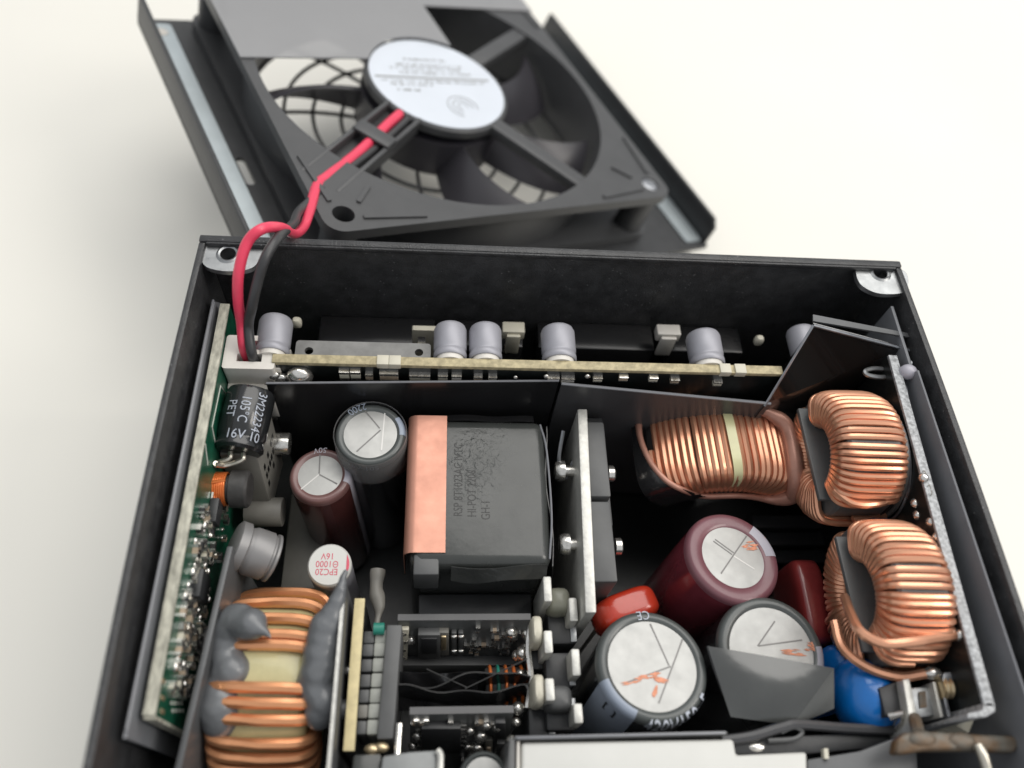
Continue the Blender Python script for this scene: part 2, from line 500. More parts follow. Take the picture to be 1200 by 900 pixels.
def corner_tab(pts, hole, z):
    lp = [tuple(at(*p, z)[:2]) for p in pts]; h = at(*hole, z)
    pp = smooth_path([V(*p, 0) for p in lp + [lp[0]]], 4)
    b = MB(); shape2d(b, [[(p[0], p[1]) for p in pp[:-1]], circ(h[0], h[1], 1.3, 20)], -.5, .5, lambda u, v, w: V(u, v, w + z))
    o = b.build('corner_tab', zinc_m, case, bevel=0.12)
    MB().lathe([(2.0, .5), (1.6, .75), (1.3, .6), (1.3, -2.2), (1.8, -2.2), (1.9, .3)], V(h[0], h[1], z), Z, 20, cap=False).build('thread_collar', zinc_m, o)
    MB().cyl(V(h[0], h[1], z - 3), V(h[0], h[1], z - 2.3), 1.6).build('hole_shade', ink_m, o)  # near-black disc stands in for the shade down the hole


corner_tab([(237, 288), (270, 285), (304, 289), (307, 300), (296, 316), (268, 320), (243, 315), (236, 302)], (268, 300), 62)
corner_tab([(1001, 318), (1030, 316), (1058, 319), (1063, 335), (1056, 345), (1030, 346), (1012, 339), (1004, 330)], (1030, 322), 62)

# modular socket block on the inside of the back wall
soc = thing('socket_block', 'row of black modular sockets against the inside of the back wall', 'sockets', (60, -5, 25))
for x0, x1 in ((18, 40), (42.5, 57), (60, 83), (86, 101)):
    MB().box(x0, x1, -5.5, 0.6, 25, 43)  .build('socket', sheet_m, soc, bevel=0.4)


def latch(px, py, w, h, z, m=whitep_m):
    p = at(px, py, z)
    b = MB().box(p[0] - w / 2, p[0] + w / 2, p[1] - 1.2, p[1] + 1.2, z - h, z)
    b.box(p[0] - w / 2 + .8, p[0] + w / 2 - .8, p[1] - 1.9, p[1] - 1.21, z - h - 4, z - .6)
    return b


latch(602, 383, 4.2, 2.4, 48).build('latch', cream_m, soc, bevel=0.2)
latch(784, 386, 4.6, 2.4, 48).build('latch', whitep_m, soc, bevel=0.2)
b = MB(); p = at(497, 388, 48)
shape2d(b, [rrect(p[0] - 2.2, p[0] + 3, 40, 49, .3), rrect(p[0] - 1.2, p[0] + .3, 43.5, 46.8, .1)], -.5, .5, lambda u, v, w: V(u, p[1] + w, v))
b.build('cream_plate', cream_m, soc)
for px, py in ((348, 378), (889, 399)):
    p = at(px, py, 50); MB().ball(p, (0.9, .8, 1.2), n=12, p=.7).build('white_pip', cream_m, soc)

# ================================================================== LIGHT SHEETS
# left insulating sheet: tall, pale edge tube stands for caught light
sx0 = at(244, 324, 58); sx1 = at(123, 866, 58)
p = [V(2.0, -2.6, 50), V(2.0, -7, 57), V(1.9, sx1[1], 58), V(1.9, sx1[1] + .3, 8), V(2.0, -2.6, 8)]
b = MB().prism(p, X * .5)
o = b.build('insulating_sheet', gsheet_m, base=V(2, -40, 2)); tag(o, 'dark grey plastic sheet lining the left wall beside the green board', 'plastic sheet')
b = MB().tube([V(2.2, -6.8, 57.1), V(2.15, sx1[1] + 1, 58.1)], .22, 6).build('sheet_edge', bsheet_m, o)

# right insulating sheet with a flap folded in along the back
q = at(1096, 466, 52)
b = MB().prism([V(122.9, -6, 60.5), V(122.9, -20, 60.3), V(122.9, -20.5, 61.6), V(122.9, -97, 61.6), V(122.9, -97, 6), V(122.9, -6, 6)], X * -.5)
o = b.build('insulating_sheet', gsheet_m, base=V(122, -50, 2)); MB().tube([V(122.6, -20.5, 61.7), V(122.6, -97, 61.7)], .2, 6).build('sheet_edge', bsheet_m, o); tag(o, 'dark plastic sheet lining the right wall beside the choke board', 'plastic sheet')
fa, fb = at(953, 381, 62), at(1064, 410, 59)
fl = at(896, 476, 51)
fl2 = V(fl[0] - 2, fl[1] - 1, 12)
b = MB().prism([fa, fb, V(fb[0], fb[1], 12), fl2, fl], unit(V(.3, 1, 0)) * .5)
fo = b.build('shiny_sheet', gloss_m, base=V(fb[0], fb[1], 6)); tag(fo, 'shiny black plastic sheet bent across the back right corner, reflecting copper', 'plastic sheet')
MB().tube([fa, fb, fb + V(1.2, -.8, -.3), V(122.2, fb[1] - 6, 58), V(122.3, -30, 56)], .3, 6).build('sheet_edge', dsteel_m, fo)
f2 = at(1078, 397, 60)
MB().prism([fa + V(.2, .9, 0), f2, f2 + V(0, .8, 0), fa + V(.5, 2.3, 0)], Z * -.4).build('folded_edge', plate_m, fo)
MB().tube([fa, fl], .25, 6).build('lit_side_edge', dsteel_m, fo)  # grey edge tubes stand for light along the black sheet

# black sheets in front of the modular board
s0, s1, s2 = at(312, 450, 52.6), at(655, 447, 52.6), at(903, 474, 51.2)
b = MB().prism([s0, s1, V(s1[0], s1[1], 8), V(s0[0], s0[1], 8)], Y * .4)
o = b.build('insulating_sheet', sheet_m, base=V((s0[0] + s1[0]) / 2, s0[1], 6)); tag(o, 'thin black plastic sheet standing behind the taped transformer', 'plastic sheet')
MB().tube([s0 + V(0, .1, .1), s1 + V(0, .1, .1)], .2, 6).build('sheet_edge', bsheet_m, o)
b = MB().prism([s1 + V(.4, -.6, 0), s2, V(s2[0], s2[1], 8), V(s1[0] + .4, s1[1] - .6, 8)], Y * .4)
o = b.build('insulating_sheet', csheet_m, base=V((s2[0] + s1[0]) / 2, s1[1], 6)); tag(o, 'charcoal plastic sheet standing behind the sleeved copper choke', 'plastic sheet')
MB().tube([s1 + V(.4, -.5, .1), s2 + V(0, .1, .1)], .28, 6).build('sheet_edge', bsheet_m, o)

# ================================================================== MAIN BOARD
b = MB().box(2.6, 122.3, -98, -12, 5, 6.6)
o = b.build('main_board', pcbk_m, base=V(62, -55, 5)); tag(o, 'black main circuit board at the bottom of the case', 'circuit board')

# ================================================================== MODULAR BOARD (vertical, along the back)
ma, me_ = at(308, 418, 55), at(916, 433, 55)
yb = -17.0
mod = thing('modular_board', 'circuit board standing along the back wall with a pale yellow top edge', 'circuit board', (56, yb, 6.6))
x0, x1 = ma[0] + 1.6, me_[0]
MB().box(x0, x1, yb - .8, yb + .8, 6.6, 54.4).build('board', pcbk_m, mod)
MB().box(x0, x1, yb - .85, yb + .85, 54.4, 55.3).build('top_edge', fr4_m, mod, bevel=.1)


def smd(parent, c, size, R=None, body=beige_m, name='chip_part'):
    E = np.eye(3) if R is None else np.array(R)
    b = MB(); s = size
    b.cbox(c, (s[0] * .5, s[1], s[2]), E, body)
    for k in (-1, 1): b.cbox(np.asarray(c) + E[0] * s[0] * .36 * k, (s[0] * .26, s[1] * 1.04, s[2] * 1.06), E, tin_m)
    return b.build(name, body, parent)


def on_face(px, py):      # on front face of the modular board
    return onplane(px, py, V(0, yb - .82, 0), -Y)


for px, py, sx, sz, mm_ in ((404, 436, 1.6, 2.6, cream_m), (417, 436, 1.6, 2.6, cream_m), (456, 438, 3.0, 2.6, beige_m), (492, 440, 3.4, 2.4, cream_m),
                           (519, 440, 1.6, 2.2, cream_m), (535, 440, 1.6, 2.2, whitep_m), (560, 441, 1.4, 2.2, beige_m), (577, 441, 1.4, 2.0, cream_m),
                           (648, 441, 2.0, 1.4, whitep_m), (665, 442, 2.2, 1.4, whitep_m), (700, 441, 1.5, 1.2, cream_m), (730, 440, 1.5, 1.2, beige_m), (433, 438, 1.2, 2, beige_m),
                           (765, 441, 1.5, 1.3, cream_m), (790, 443, 1.5, 1.2, beige_m), (840, 446, 1.5, 1.2, cream_m)):
    c = on_face(px, py); smd(mod, c + V(0, -.4, 0), (sz, .9, sx), [Z, Y, X], mm_, 'chip_part')
for px, py, r in ((352, 437, 2.3), (330, 440, 1.5), (316, 446, 1.4), (325, 458, 1.5), (322, 436, 1.2), (640, 437, .5), (688, 437, .5), (604, 438, .4)):
    MB().ball(on_face(px, py) + V(0, -.7, 0), (r, r * .7, r), n=12).build('solder_joint', tin_m, mod)
for px, py in ((449, 419), (463, 421), (850, 434), (868, 436)):
    c = at(px, py, 55.2); MB().box(c[0] - 1, c[0] + 1, yb - .95, yb + .95, 54.2, 55.6).build('edge_nib', cream_m, mod, bevel=.1)
# zinc strip behind the board
za, zb = at(347, 402, 53), at(498, 410, 53)
b = MB(); h1, h2 = at(362, 411, 53), at(491, 413, 53)
shape2d(b, [rrect(za[0], zb[0] + 1, yb + 1, za[1] + .6, .6), circ(h1[0], h1[1], .75, 16), circ(h2[0], h2[1], .75, 16)], 52.2, 53, lambda u, v, w: V(u, v, w))
b.box(za[0], zb[0] + 1, yb + .82, yb + 1.4, 40, 52.2)
b.build('bracket', mat('grey_bracket', (.17, .17, .165), .45, .3, var=.2, vs=250), mod)

CANS = ((323, 390, 18.5, 'leftmost small aluminium capacitor, beside the white fan connector'),
        (528, 399, 18.5, 'left one of the touching pair of small aluminium capacitors at the back'),
        (569, 400, 18.5, 'right one of the touching pair of small aluminium capacitors at the back'),
        (654, 402, 19.5, 'lone small aluminium capacitor behind the board, middle of the back wall'),
        (825, 408, 20, 'small aluminium capacitor right of the white latch at the back wall'),
        (940, 402, 17, 'small aluminium capacitor half hidden by the shiny corner sheet'))
for px, py, rp, lab in CANS:
    zc = 53.2
    far = at(px, py - 17, zc + 1); r = rp / 6.35
    y0, y1 = yb + .85, far[1] + .3
    o = thing('aluminium_capacitor', lab, 'capacitor', (far[0], y0, zc - r), 'small aluminium capacitors along the back board')
    L = y1 - y0
    MB().lathe([(r * .93, .9), (r, 1.2), (r, 1.9), (r * .93, 2.2), (r * .93, 2.5), (r, 2.9), (r, L - .8), (r * .93, L - .25), (r * .8, L), (0.01, L)], V(far[0], y0, zc), Y, 32).build('can', alu_m, o)
    MB().lathe([(r * .85, 0), (r * .85, 1.0)], V(far[0], y0, zc), Y, 24).build('rubber_base', whitep_m, o)

# ================================================================== LEFT GREEN BOARD
zt = 56.5
la, lb = at(266, 356, zt), at(166, 838, zt)
lx = 3.3
left = thing('side_board', 'green circuit board standing along the left wall, crowded with small parts', 'circuit board', (lx, -40, 6.6))
MB().box(lx, lx + 1.5, lb[1], la[1], 6.6, zt - .5).build('board', pcbg_m, left)
MB().box(lx - .05, lx + 1.55, lb[1] - .05, la[1] + .05, zt - .5, zt).build('top_edge', fr4w_m, left, bevel=.08)
MB().box(lx - .02, lx + 1.52, lb[1] - .45, lb[1] - .02, 6.6, zt - .55).build('front_edge', fr4w_m, left)
fx = lx + 1.52


def on_left(px, py): return onplane(px, py, V(fx, 0, 0), X)


# crowd of small parts along the visible strip of the board
def pick_strip(y):      # visible px range of the board face for a picture row
    ex = proj(V(fx, at(200, y, zt)[1], zt))[0]
    return ex


cnt = 0
bodies = (beige_m, cream_m, ferrite_m, beige_m, dplast_m)
while cnt < 150:
    yy = random.uniform(588, 815); e = 262 - (yy - 590) * .235
    s = pick_strip(yy) + 8 if yy < 850 else 200
    xx = random.uniform(s, max(s + 3, e + 8))
    c = on_left(xx, yy)
    if not (lb[1] + 1 < c[1] < la[1] and c[2] < zt - 1.5 and c[2] > 12): continue
    cnt += 1; k = random.random()
    if k < .55:
        l = random.choice((1.2, 1.6, 2.0)); t_ = random.uniform(0, PI); E = [Y * cos(t_) + Z * sin(t_), X, Z * cos(t_) - Y * sin(t_)]
        smd(left, c + X * .4, (l, .8, l * .55), E, random.choice(bodies))
    else:
        r = random.uniform(.35, .8); MB().ball(c + X * .2, (r * .8, r, r * .9), n=8).build('solder_joint', tin_m, left)
for px, py, sy, sz in ((229, 688, 4.2, 5), (246, 601, 4, 3), (236, 752, 3, 4)):
    c = on_left(px, py); o = MB().cbox(c + X * .8, (1.4, sy, sz)).build('chip', dplast_m, left, bevel=.15)
    b = MB()
    for k in range(5):
        for sg in (-1, 1):
            b.cbox(c + X * .25 + Y * sg * (sy / 2 + .5) + Z * (k - 2) * sz / 5.5, (.3, 1.1, .4))
    b.build('pins', tin_m, o)
b = MB()
for k in range(16):      # silkscreen dashes and pads near the front end
    c = on_left(198 + (k % 4) * 4 + (k // 4) * 1.5, 806 + (k // 4) * 9); b.cbox(c + X * .03, (.06, .5, .9))
b.build('pads', silk_m, left)
b = MB()
for py in (798, 818, 834):
    c = on_left(190 + (840 - py) * .02, py); b.cbox(c + X * .04, (.08, .6, 1.6))
b.build('copper_pads', brass_m, left)
b = MB()
for p0, p1 in (((258, 452), (248, 500)), ((248, 500), (252, 520)), ((258, 452), (268, 466)), ((212, 700), (236, 722)), ((214, 690), (238, 712)), ((240, 520), (243, 545))):
    b.tube([on_left(*p0) + X * .05, on_left(*p1) + X * .05], .12, 4)
b.build('silkscreen_lines', silk_m, left)

# fan connector
c = at(288, 418, 55)
o = thing('fan_connector', 'white two pin fan connector at the back end of the green board', 'connector', (fx + 5, c[1], 44))
cx0, cx1 = fx + .1, fx + 8.6
cy0, cy1 = at(0, 0, 55)[1], 0
yA = at(288, 432, 55)[1]; yB = at(288, 393, 55)[1]
b = MB(); shape2d(b, [rrect(cx0, cx1, yA, yB, .5), rrect(cx0 + 2.2, cx1 - 2.2, yA + 1.4, yA + 2.9, .1), rrect(cx0 + 2.2, cx1 - 2.2, yA + 3.8, yB - 1.0, .1)], 46, 55, lambda u, v, w: V(u, v, w))
b.build('housing', whitep_m, o)
MB().box(cx0 + 1, cx1 - 1, yA + 1, yB - .6, 46, 50.5).build('core', ink_m, o)
MB().box(cx0, cx1 + 1.4, yA - 1.0, yB + .8, 40, 50).build('shroud', whitep_m, o, bevel=.3)
MB().box(cx1 - 1.8, cx1 + .7, yA + 1, yB + .9, 50, 53.5).build('key', whitep_m, o, bevel=.25)
for k in (-1, 1): MB().box(cx0 + 4 + k * 3 - .6, cx0 + 4 + k * 3 + .6, yA - 1.5, yA - 1.05, 41, 49).build('rib', whitep_m, o, bevel=.1)
CONN = V(cx0 + 4.2, (yA + yB) / 2, 55)

# black horizontal electrolytic on the green board
pa, pb = at(293, 452, 52.5), at(276, 524, 51)
pa = V(pa[0], pa[1], 50.5); pb = V(pb[0], pb[1], 49)
o = thing('electrolytic_capacitor', 'black electrolytic capacitor lying on its side, printed 105°C PET', 'capacitor', (pa + pb) / 2 - Z * 4)
ax = pb - pa; L = np.linalg.norm(ax); r = 4.0
MB().lathe([(.01, 0), (r * .75, 0), (r * .93, .2), (r, .8), (r, L - 2.6), (r * .93, L - 2.1), (r * .93, L - 1.7), (r, L - 1.2), (r, L - .5), (r * .88, L), (r * .7, L), (.01, L - .2)], pa, ax, 36).build('sleeve', blacks_m, o)
e1, e2, u = frame(ax, X)
side = e2 if e2[2] > 0 else -e2      # up
rt = np.cross(side, u); rt = rt if rt[0] > 0 else -rt


def on_can(ang, along):
    return pa + u * along + (rt * sin(ang) + side * cos(ang)) * (r + .12)


b = MB()
# reading direction runs from far to near; first line nearest the right
for txt, a0 in (('3M22234', .72), ('105°C', .12), ('PET', -.42)):
    put_text(b, txt, 2.15, lambda x, y, a0=a0: on_can(a0 + y / r, L * .42 + x), sx=.85)
put_text(b, '16V 10', 2.3, lambda x, y: on_can(.3 + x / r, L - 1.9 - y), sx=.85)
b.build('printing', white_m, o)
for dx, px2, py2 in ((-1.2, 243, 527), (.9, 243, 539)):
    st = pb + rt * dx
    MB().tube(smooth_path([st, st + u * 1.2, st + u * 2 - X * 2.5 - Z * .3, V(fx + .4, st[1] - 2.6, st[2] + 1.0)], 5), .42, 7).build('lead', lead_m, o)

# grey relay box
ra = at(314, 476, 48); rb = at(300, 533, 48)
o = thing('relay', 'grey plastic box with black print mounted on the green board under the lying capacitor', 'relay', (12, rb[1] + 5, 33))
e1 = V(rb[0] - ra[0] + .6, rb[1] - ra[1], 0)
x1_ = max(ra[0], rb[0])
dn = V(.8, -4.2, -14)
b = MB().hexa(V(fx + .1, rb[1], 48), V(rb[0] - fx, 0, 0), V(1.0, ra[1] - rb[1], 0), dn)
b.build('case', greyp_m, o, bevel=.35)
b = MB(); yv = unit(V(1.0, ra[1] - rb[1], 0)); nr = unit(np.cross(yv, dn)); nr = nr if nr[0] > 0 else -nr
cc = V(rb[0] + .1, rb[1], 48) + V(1.0, ra[1] - rb[1], 0) * .48 + dn * .5
for k in range(6):
    for j in range(3):
        if random.random() < .8: b.cbox(cc + yv * (k - 2.5) * 1.15 + unit(dn) * (j - 1) * 2.1 + nr * .05, (.7, 1.1, .04), [yv, unit(dn), nr])
b.build('print_marks', ink_m, o)
# round tinned studs beside it
c1 = at(332, 520, 40)
MB().cyl(c1 + V(-3, 0, 0), c1 + V(1.2, 0, 0), 2.0).build('stud', tin_m, o, bevel=.2)
c1 = at(322, 600, 34)
MB().cyl(c1 + V(-5, 0, 0), c1 + V(1.5, 0, 0), 2.6).build('stud', greyp_m, o, bevel=.2)

# small drum inductor with orange wire
c = at(258, 573, 46)
o = thing('drum_inductor', 'tiny drum inductor wound with bright orange wire on the green board', 'inductor', c - Z * 3)
MB().lathe([(2.4, -3.6), (2.8, -3.3), (2.8, -1.9), (2.3, -1.6), (2.3, 1.6), (3.1, 1.9), (3.1, 4.4), (2.7, 4.8), (.01, 4.8)], c, X, 28, hint=Y).build('core', ferrite_m, o)
hx = [V(c[0] - 1.35 + 2.7 * i / 160, c[1] + 2.65 * cos(2 * PI * i / 20), c[2] + 2.65 * sin(2 * PI * i / 20)) for i in range(161)]
MB().tube(hx, .19, 6).build('winding', orange_m, o)
MB().tube([c + V(1.3, .4, 2.7), c + V(-1.5, -.3, 2.9), c + V(-3.6, -1.2, 2.4)], .3, 6).build('lead', orange_m, o)
MB().ball(c + V(-3.8, -.4, 0), (.9, 2, 2.6), n=10).build('solder_joint', tin_m, o)

# silver can lying to the right (small)
pa2, pb2 = at(276, 640, 45), at(322, 655, 42)
o = thing('aluminium_capacitor', 'silver capacitor lying on its side with a ringed end, behind the glued choke', 'capacitor', (pa2 + pb2) / 2 - Z * 4)
L = np.linalg.norm(pb2 - pa2); r = 3.9
MB().lathe([(r * .9, -.6), (r * 1.06, -.2), (r * 1.06, 1.2), (r * .9, 1.5), (r * .94, 2), (r, 2.4), (r, L - 1.4), (r * .9, L - 1.2), (r * .9, L - .9), (r, L - .7), (r, L - .3), (r * .8, L), (r * .78, L - 1), (.01, L - 1)], pa2, pb2 - pa2, 36).build('can', mat('shaded_can', (.24, .235, .235), .42, .3), o)  # darker can metal, its shade put into the colour
e1, e2, u = frame(pb2 - pa2, Y)
MB().lathe([(r * .55, L - .95), (r * .55, L - .3), (r * .42, L - .3), (r * .42, L - .95)], pa2, pb2 - pa2, 28).build('ring', dsteel_m, o)


# ================================================================== UPRIGHT CAPACITORS
def cap_up(label, top, r, bot, sleeve, rim, rd, stripe=None, stripe_mat=stripe_m, scores=(), lit_scores=(), marks=(), texts=(), side_texts=(), name='electrolytic_capacitor', clear=False, slen=99, frame_mark=False, rim_text=None):
    top = np.asarray(top); bot = np.asarray(bot)
    o = thing(name, label, 'capacitor', bot); ax = top - bot; L = np.linalg.norm(ax); e1, e2, u = frame(ax)
    b = MB()
    b.lathe([(r * .96, 0), (r, .6), (r, L - 1.5)], bot, ax, 56, sleeve)
    b.build('sleeve', sleeve, o)
    b = MB().lathe([(r, L - 1.5), (r * .995, L - .9), (r * .965, L - .35), (r * .92, L - .08), (r * .87, L), (rd + .25, L - .05), (rd - .15, L - .3)], bot, ax, 56, cap=False)
    b.build('rim', rim, o)
    dt = top - u * .32
    MB().lathe([(.01, .12), (rd * .7, .10), (rd * .97, 0.03), (rd + .1, -.3)], dt, ax, 48, cap=False).build('vent_disc', vent_m, o)
    for lst, m_, nm in ((scores, scoreshade_m, 'score_line'), (lit_scores, scorelit_m, 'score_line')):  # grooves drawn as bars in shaded and lit tones
        for p0, p1 in lst:
            A, B = onplane(*p0, top - u * .2, u), onplane(*p1, top - u * .2, u)
            dv = unit(B - A); w_ = np.cross(u, dv)
            MB().cbox((A + B) / 2 - u * .02, (np.linalg.norm(B - A), .24, .1), [dv, w_, u]).build(nm, m_, o)
    if stripe:
        a0, a1 = rad(stripe[0]), rad(stripe[1])
        q = .05
        lo = max(.5, L - slen)
        MB().lathe([(r + q, lo), (r + q, L - 1.5), (r * .995 + q, L - .9), (r * .965 + q, L - .33), (r * .92 + q, L - .04), (r * .87, L + .04), (rd + .3, L)], bot, ax, 14, a0=a0, a1=a1).build('stripe', stripe_mat, o)
    for poly in marks:
        P_ = np.array([onplane(*p_, top - u * .18, u) for p_ in poly]); b = MB(); c_ = P_.mean(0)
        for k in range(16):
            A_, B2_, C_ = (P_[random.randrange(len(P_))] for _ in range(3))
            w_ = rng.dirichlet((1, 1, 1)); q_ = A_ * w_[0] + B2_ * w_[1] + C_ * w_[2]
            d_ = unit(P_[len(P_) // 2] - P_[0]); e_ = np.cross(u, d_); l_ = random.uniform(.4, 1.0); h_ = random.uniform(.08, .22)
            b.prism([q_ - d_ * l_, q_ - d_ * l_ * .3 + e_ * h_, q_ + d_ * l_ * .8 + e_ * h_ * .4, q_ + d_ * l_, q_ - e_ * h_ * .9], u * (.03 + .002 * k))
        b.build('marker_smear', redmark_m, o)

    for txt, size, ang, rr, sx, m_ in texts:        # printed on the shoulder, tops towards the disc
        b = MB()
        put_text(b, txt, size, lambda x, y, ang=ang, rr=rr: bot + u * (L + .05) + (e1 * cos(rad(ang) + x / rr) + e2 * sin(rad(ang) + x / rr)) * (rr - y), sx=sx)
        b.build('printing', m_, o)
    for txt, size, ang, h, sx, m_ in side_texts:
        b = MB()
        put_text(b, txt, size, lambda x, y, ang=ang, h=h: bot + u * (L - h + y) + (e1 * cos(rad(ang) + x / r) + e2 * sin(rad(ang) + x / r)) * (r + .07), sx=sx)
        b.build('printing', m_, o)
    if rim_text:      # tall lettering that runs over the shoulder and down the side
        txt, size, ang, sx = rim_text
        vs, fs = fine_text(txt, size, sx)
        def wrap(x, y):
            s_ = 1.9 - y; t_ = rad(ang) + x / (r * .97)
            if s_ < .75: rr_, h_ = r * .90 + s_, L + .12 - .15 * s_
            elif s_ < 1.9: k_ = (s_ - .75) / 1.15 * PI / 2; rr_, h_ = r * .90 + .75 + (r * .1 - .65) * sin(k_), L - .05 - 1.0 * (1 - cos(k_))
            else: rr_, h_ = r + .1, L - 1.05 - (s_ - 1.9)
            return bot + u * h_ + (e1 * cos(t_) + e2 * sin(t_)) * (rr_ + .10)
        MB().add([wrap(*v) for v in vs], fs).build('printing', white_m, o)
    if frame_mark:      # printed square on the stripe
        b = MB()
        for x0_, x1q, y0_, y1q in ((-1.1, 1.1, 1.0, 1.35), (-1.1, 1.1, -1.35, -1.0), (-1.1, -.8, -1, 1), (.8, 1.1, -1, 1)):
            q_ = [bot + u * (L - 3.6 + y) + (e1 * cos(rad(-140) + x / r) + e2 * sin(rad(-140) + x / r)) * (r + .1) for x, y in ((x0_, y0_), (x1q, y0_), (x1q, y1q), (x0_, y1q))]
            b.add(q_, [(0, 1, 2, 3)])
        b.build('square_mark', ink_m, o)
    return o, e1, e2, u, L


T = at(434, 508, 47)
o, *_ = cap_up('black capacitor with its rim painted lit grey standing left of the copper wrapped transformer', T, 6.1, V(T[0], T[1], 7) + V(.3, -1.0, 0), blacks_m, blacklit_m, 4.7,
               stripe=(-2, 36), scores=[((446, 504), (418, 529)), ((424, 477), (445, 502))], lit_scores=[((451, 483), (447, 528))],
               texts=[('2200', 1.9, 118, 5.55, .9, stripe_m)], side_texts=[('16V 105', 1.9, -100, 1.3, .9, stripe_m)])
MB().lathe([(6.3, 33), (6.3, 40.2), (6.2, 40.35), (6.12, 40.2)], ORG[o.name], T - ORG[o.name], 48, cap=False).build('clear_sleeve', clear_m, o)
T = at(375, 556, 42); B_ = at(408, 640, 14)
B_ = V(B_[0] * .5 + T[0] * .5, B_[1] * .55 + T[1] * .45, 8)
cap_up('small brown capacitor with a three-way split top, beside the grey relay box', T, 5.35, B_, brown_m, brownlit_m, 3.95, stripe=(-18, 28), stripe_mat=stripel_m,
       scores=[((375, 531), (374, 555)), ((374, 556), (395, 567))], lit_scores=[((374, 556), (352, 574))], texts=[('50V', 1.5, 95, 4.8, 1, stripel_m)])
T = at(386, 662, 41); B_ = V(T[0] - .5, T[1] - .5, 7)
o, e1, e2, u, L = cap_up('short polymer capacitor with pale top printed EPC20 1000 16V in pink', T, 3.6, B_ + V(0, 2.2, 0), alu_m, vent_m, 3.0, name='polymer_capacitor')
b = MB().lathe([(.01, .2), (3.3, .2), (3.55, -.1), (3.6, -.6)], T - u * .05, u, 36, cap=False); b.build('painted_top', label_m, o)
pinkink = mat('pink_ink', (0.62, 0.09, 0.14), 0.5)
b = MB()
for txt, dy in (('EPC20', -1.15), ('Θ1000', .15), ('16V', 1.45)):
    put_text(b, txt, 1.5, lambda x, y, dy=dy: T + u * .2 + (e1 * (-x) + e2 * (-y + dy)) * 1.0 - e1 * .35, sx=.9)
b.build('printing', pinkink, o)
b = MB().prism([T + u * .18 + e1 * (3.25 * cos(t)) + e2 * 3.25 * sin(t) for t in np.linspace(-.55, .55, 9)], u * .04); b.build('pink_band', pinkink, o)

# 420 V capacitor, front
T = at(765, 779, 47)
cap_up('black 420V capacitor with a blue grey stripe, nearest the front edge', T, 8.75, V(T[0] - 1.6, T[1] - 5.0, 8), blacks_m, blacklit_m, 7.15,
       stripe=(196, 244), scores=[((762, 731), (784, 780)), ((800, 749), (772, 824)), ((731, 801), (786, 781))],
       marks=[[(733, 799), (750, 793), (769, 789), (768, 793), (750, 797), (734, 802)], [(772, 796), (776, 794), (779, 798), (775, 801), (771, 799)], [(766, 812), (768, 806), (769, 812)]],
       texts=[('CE', 2.0, 93, 7.9, .9, white_m)], rim_text=('420V150µF', 4.6, -68, .52), frame_mark=True)
# 420 V capacitor, second black
T = at(905, 762, 46)
cap_up('black capacitor partly hidden under a grey tape flap, right of the 420V one', T, 8.7, V(T[0] - .3, T[1] - .2, 7), blacks_m, blacklit_m, 7.0,
       stripe=(-32, 4), stripe_mat=stripel_m, scores=[((908, 728), (888, 757)), ((889, 757), (940, 750))],
       marks=[[(921, 763), (934, 761), (947, 761), (947, 767), (934, 768), (922, 767)], [(948, 757), (955, 754), (958, 761), (951, 763)]])
# big maroon
T = at(860, 652, 45); B_ = at(822, 722, 10); B_ = V(T[0] - 4.0, T[1] - 4.2, 10)
cap_up('large leaning maroon capacitor with a lilac stripe on its rim', T, 8.35, B_ + V(-.5, 0, 0), maroon_m, maroonlit_m, 5.7, stripe=(4, 50), stripe_mat=stripel_m, slen=9,
       scores=[((836, 634), (858, 650)), ((838, 632), (860, 648)), ((875, 628), (845, 672))], lit_scores=[((859, 651), (884, 667))],
       marks=[[(873, 640), (879, 635), (886, 638), (884, 644), (876, 644)], [(889, 629), (893, 627), (895, 633), (891, 635)]])

# tape flap over the second black capacitor
F = [at(829, 757, 48.5), at(880, 770, 49), at(976, 783, 49), at(977, 829, 44), at(926, 848, 42), at(872, 838, 40), at(836, 800, 38)]
fl = thing('tape_flap', 'piece of loose shiny grey black tape draped over a capacitor edge', 'tape', (F[1] + F[4]) / 2 - Z * 3)


def patch(P00, P10, P11, P01, sag, nu=12, nv=10):
    def fn(u, v):
        p = P00 * (1 - u) * (1 - v) + P10 * u * (1 - v) + P11 * u * v + P01 * (1 - u) * v
        return p + Z * sag * sin(PI * u) * sin(PI * v)
    return MB().grid(fn, nu, nv)


p6 = at(873, 846, 40)
patch(F[0], at(977, 783, 50), at(928, 849, 47.3), at(856, 840, 47), 1.0, 20, 16).build('draped_sheet', flap_m, fl, solid=.15)
patch(at(977, 783, 50) - Z * .05, at(977, 830, 48.3), at(953, 840, 47.5), at(928, 849, 47.2), .35, 8, 8).build('turned_corner', mat('tape_back', (0.085, 0.088, 0.085), 0.35), fl, solid=.15)
patch(F[0] - Z * .1, at(846, 812, 47), at(880, 856, 43), at(836, 806, 41), .5, 8, 8).build('under_fold', dtape_m, fl, solid=.15)

# ================================================================== FILM CAPACITORS, DISC CAPACITORS
def soft_box(name, label, c, size, R, m, cat='capacitor', base=None, p=.38):
    o = thing(name, label, cat, np.asarray(c) - V(0, 0, size[2] * .6) if base is None else base)
    MB().ball(c, np.asarray(size) / 2, R, n=36, p=p).build('body', m, o)
    return o


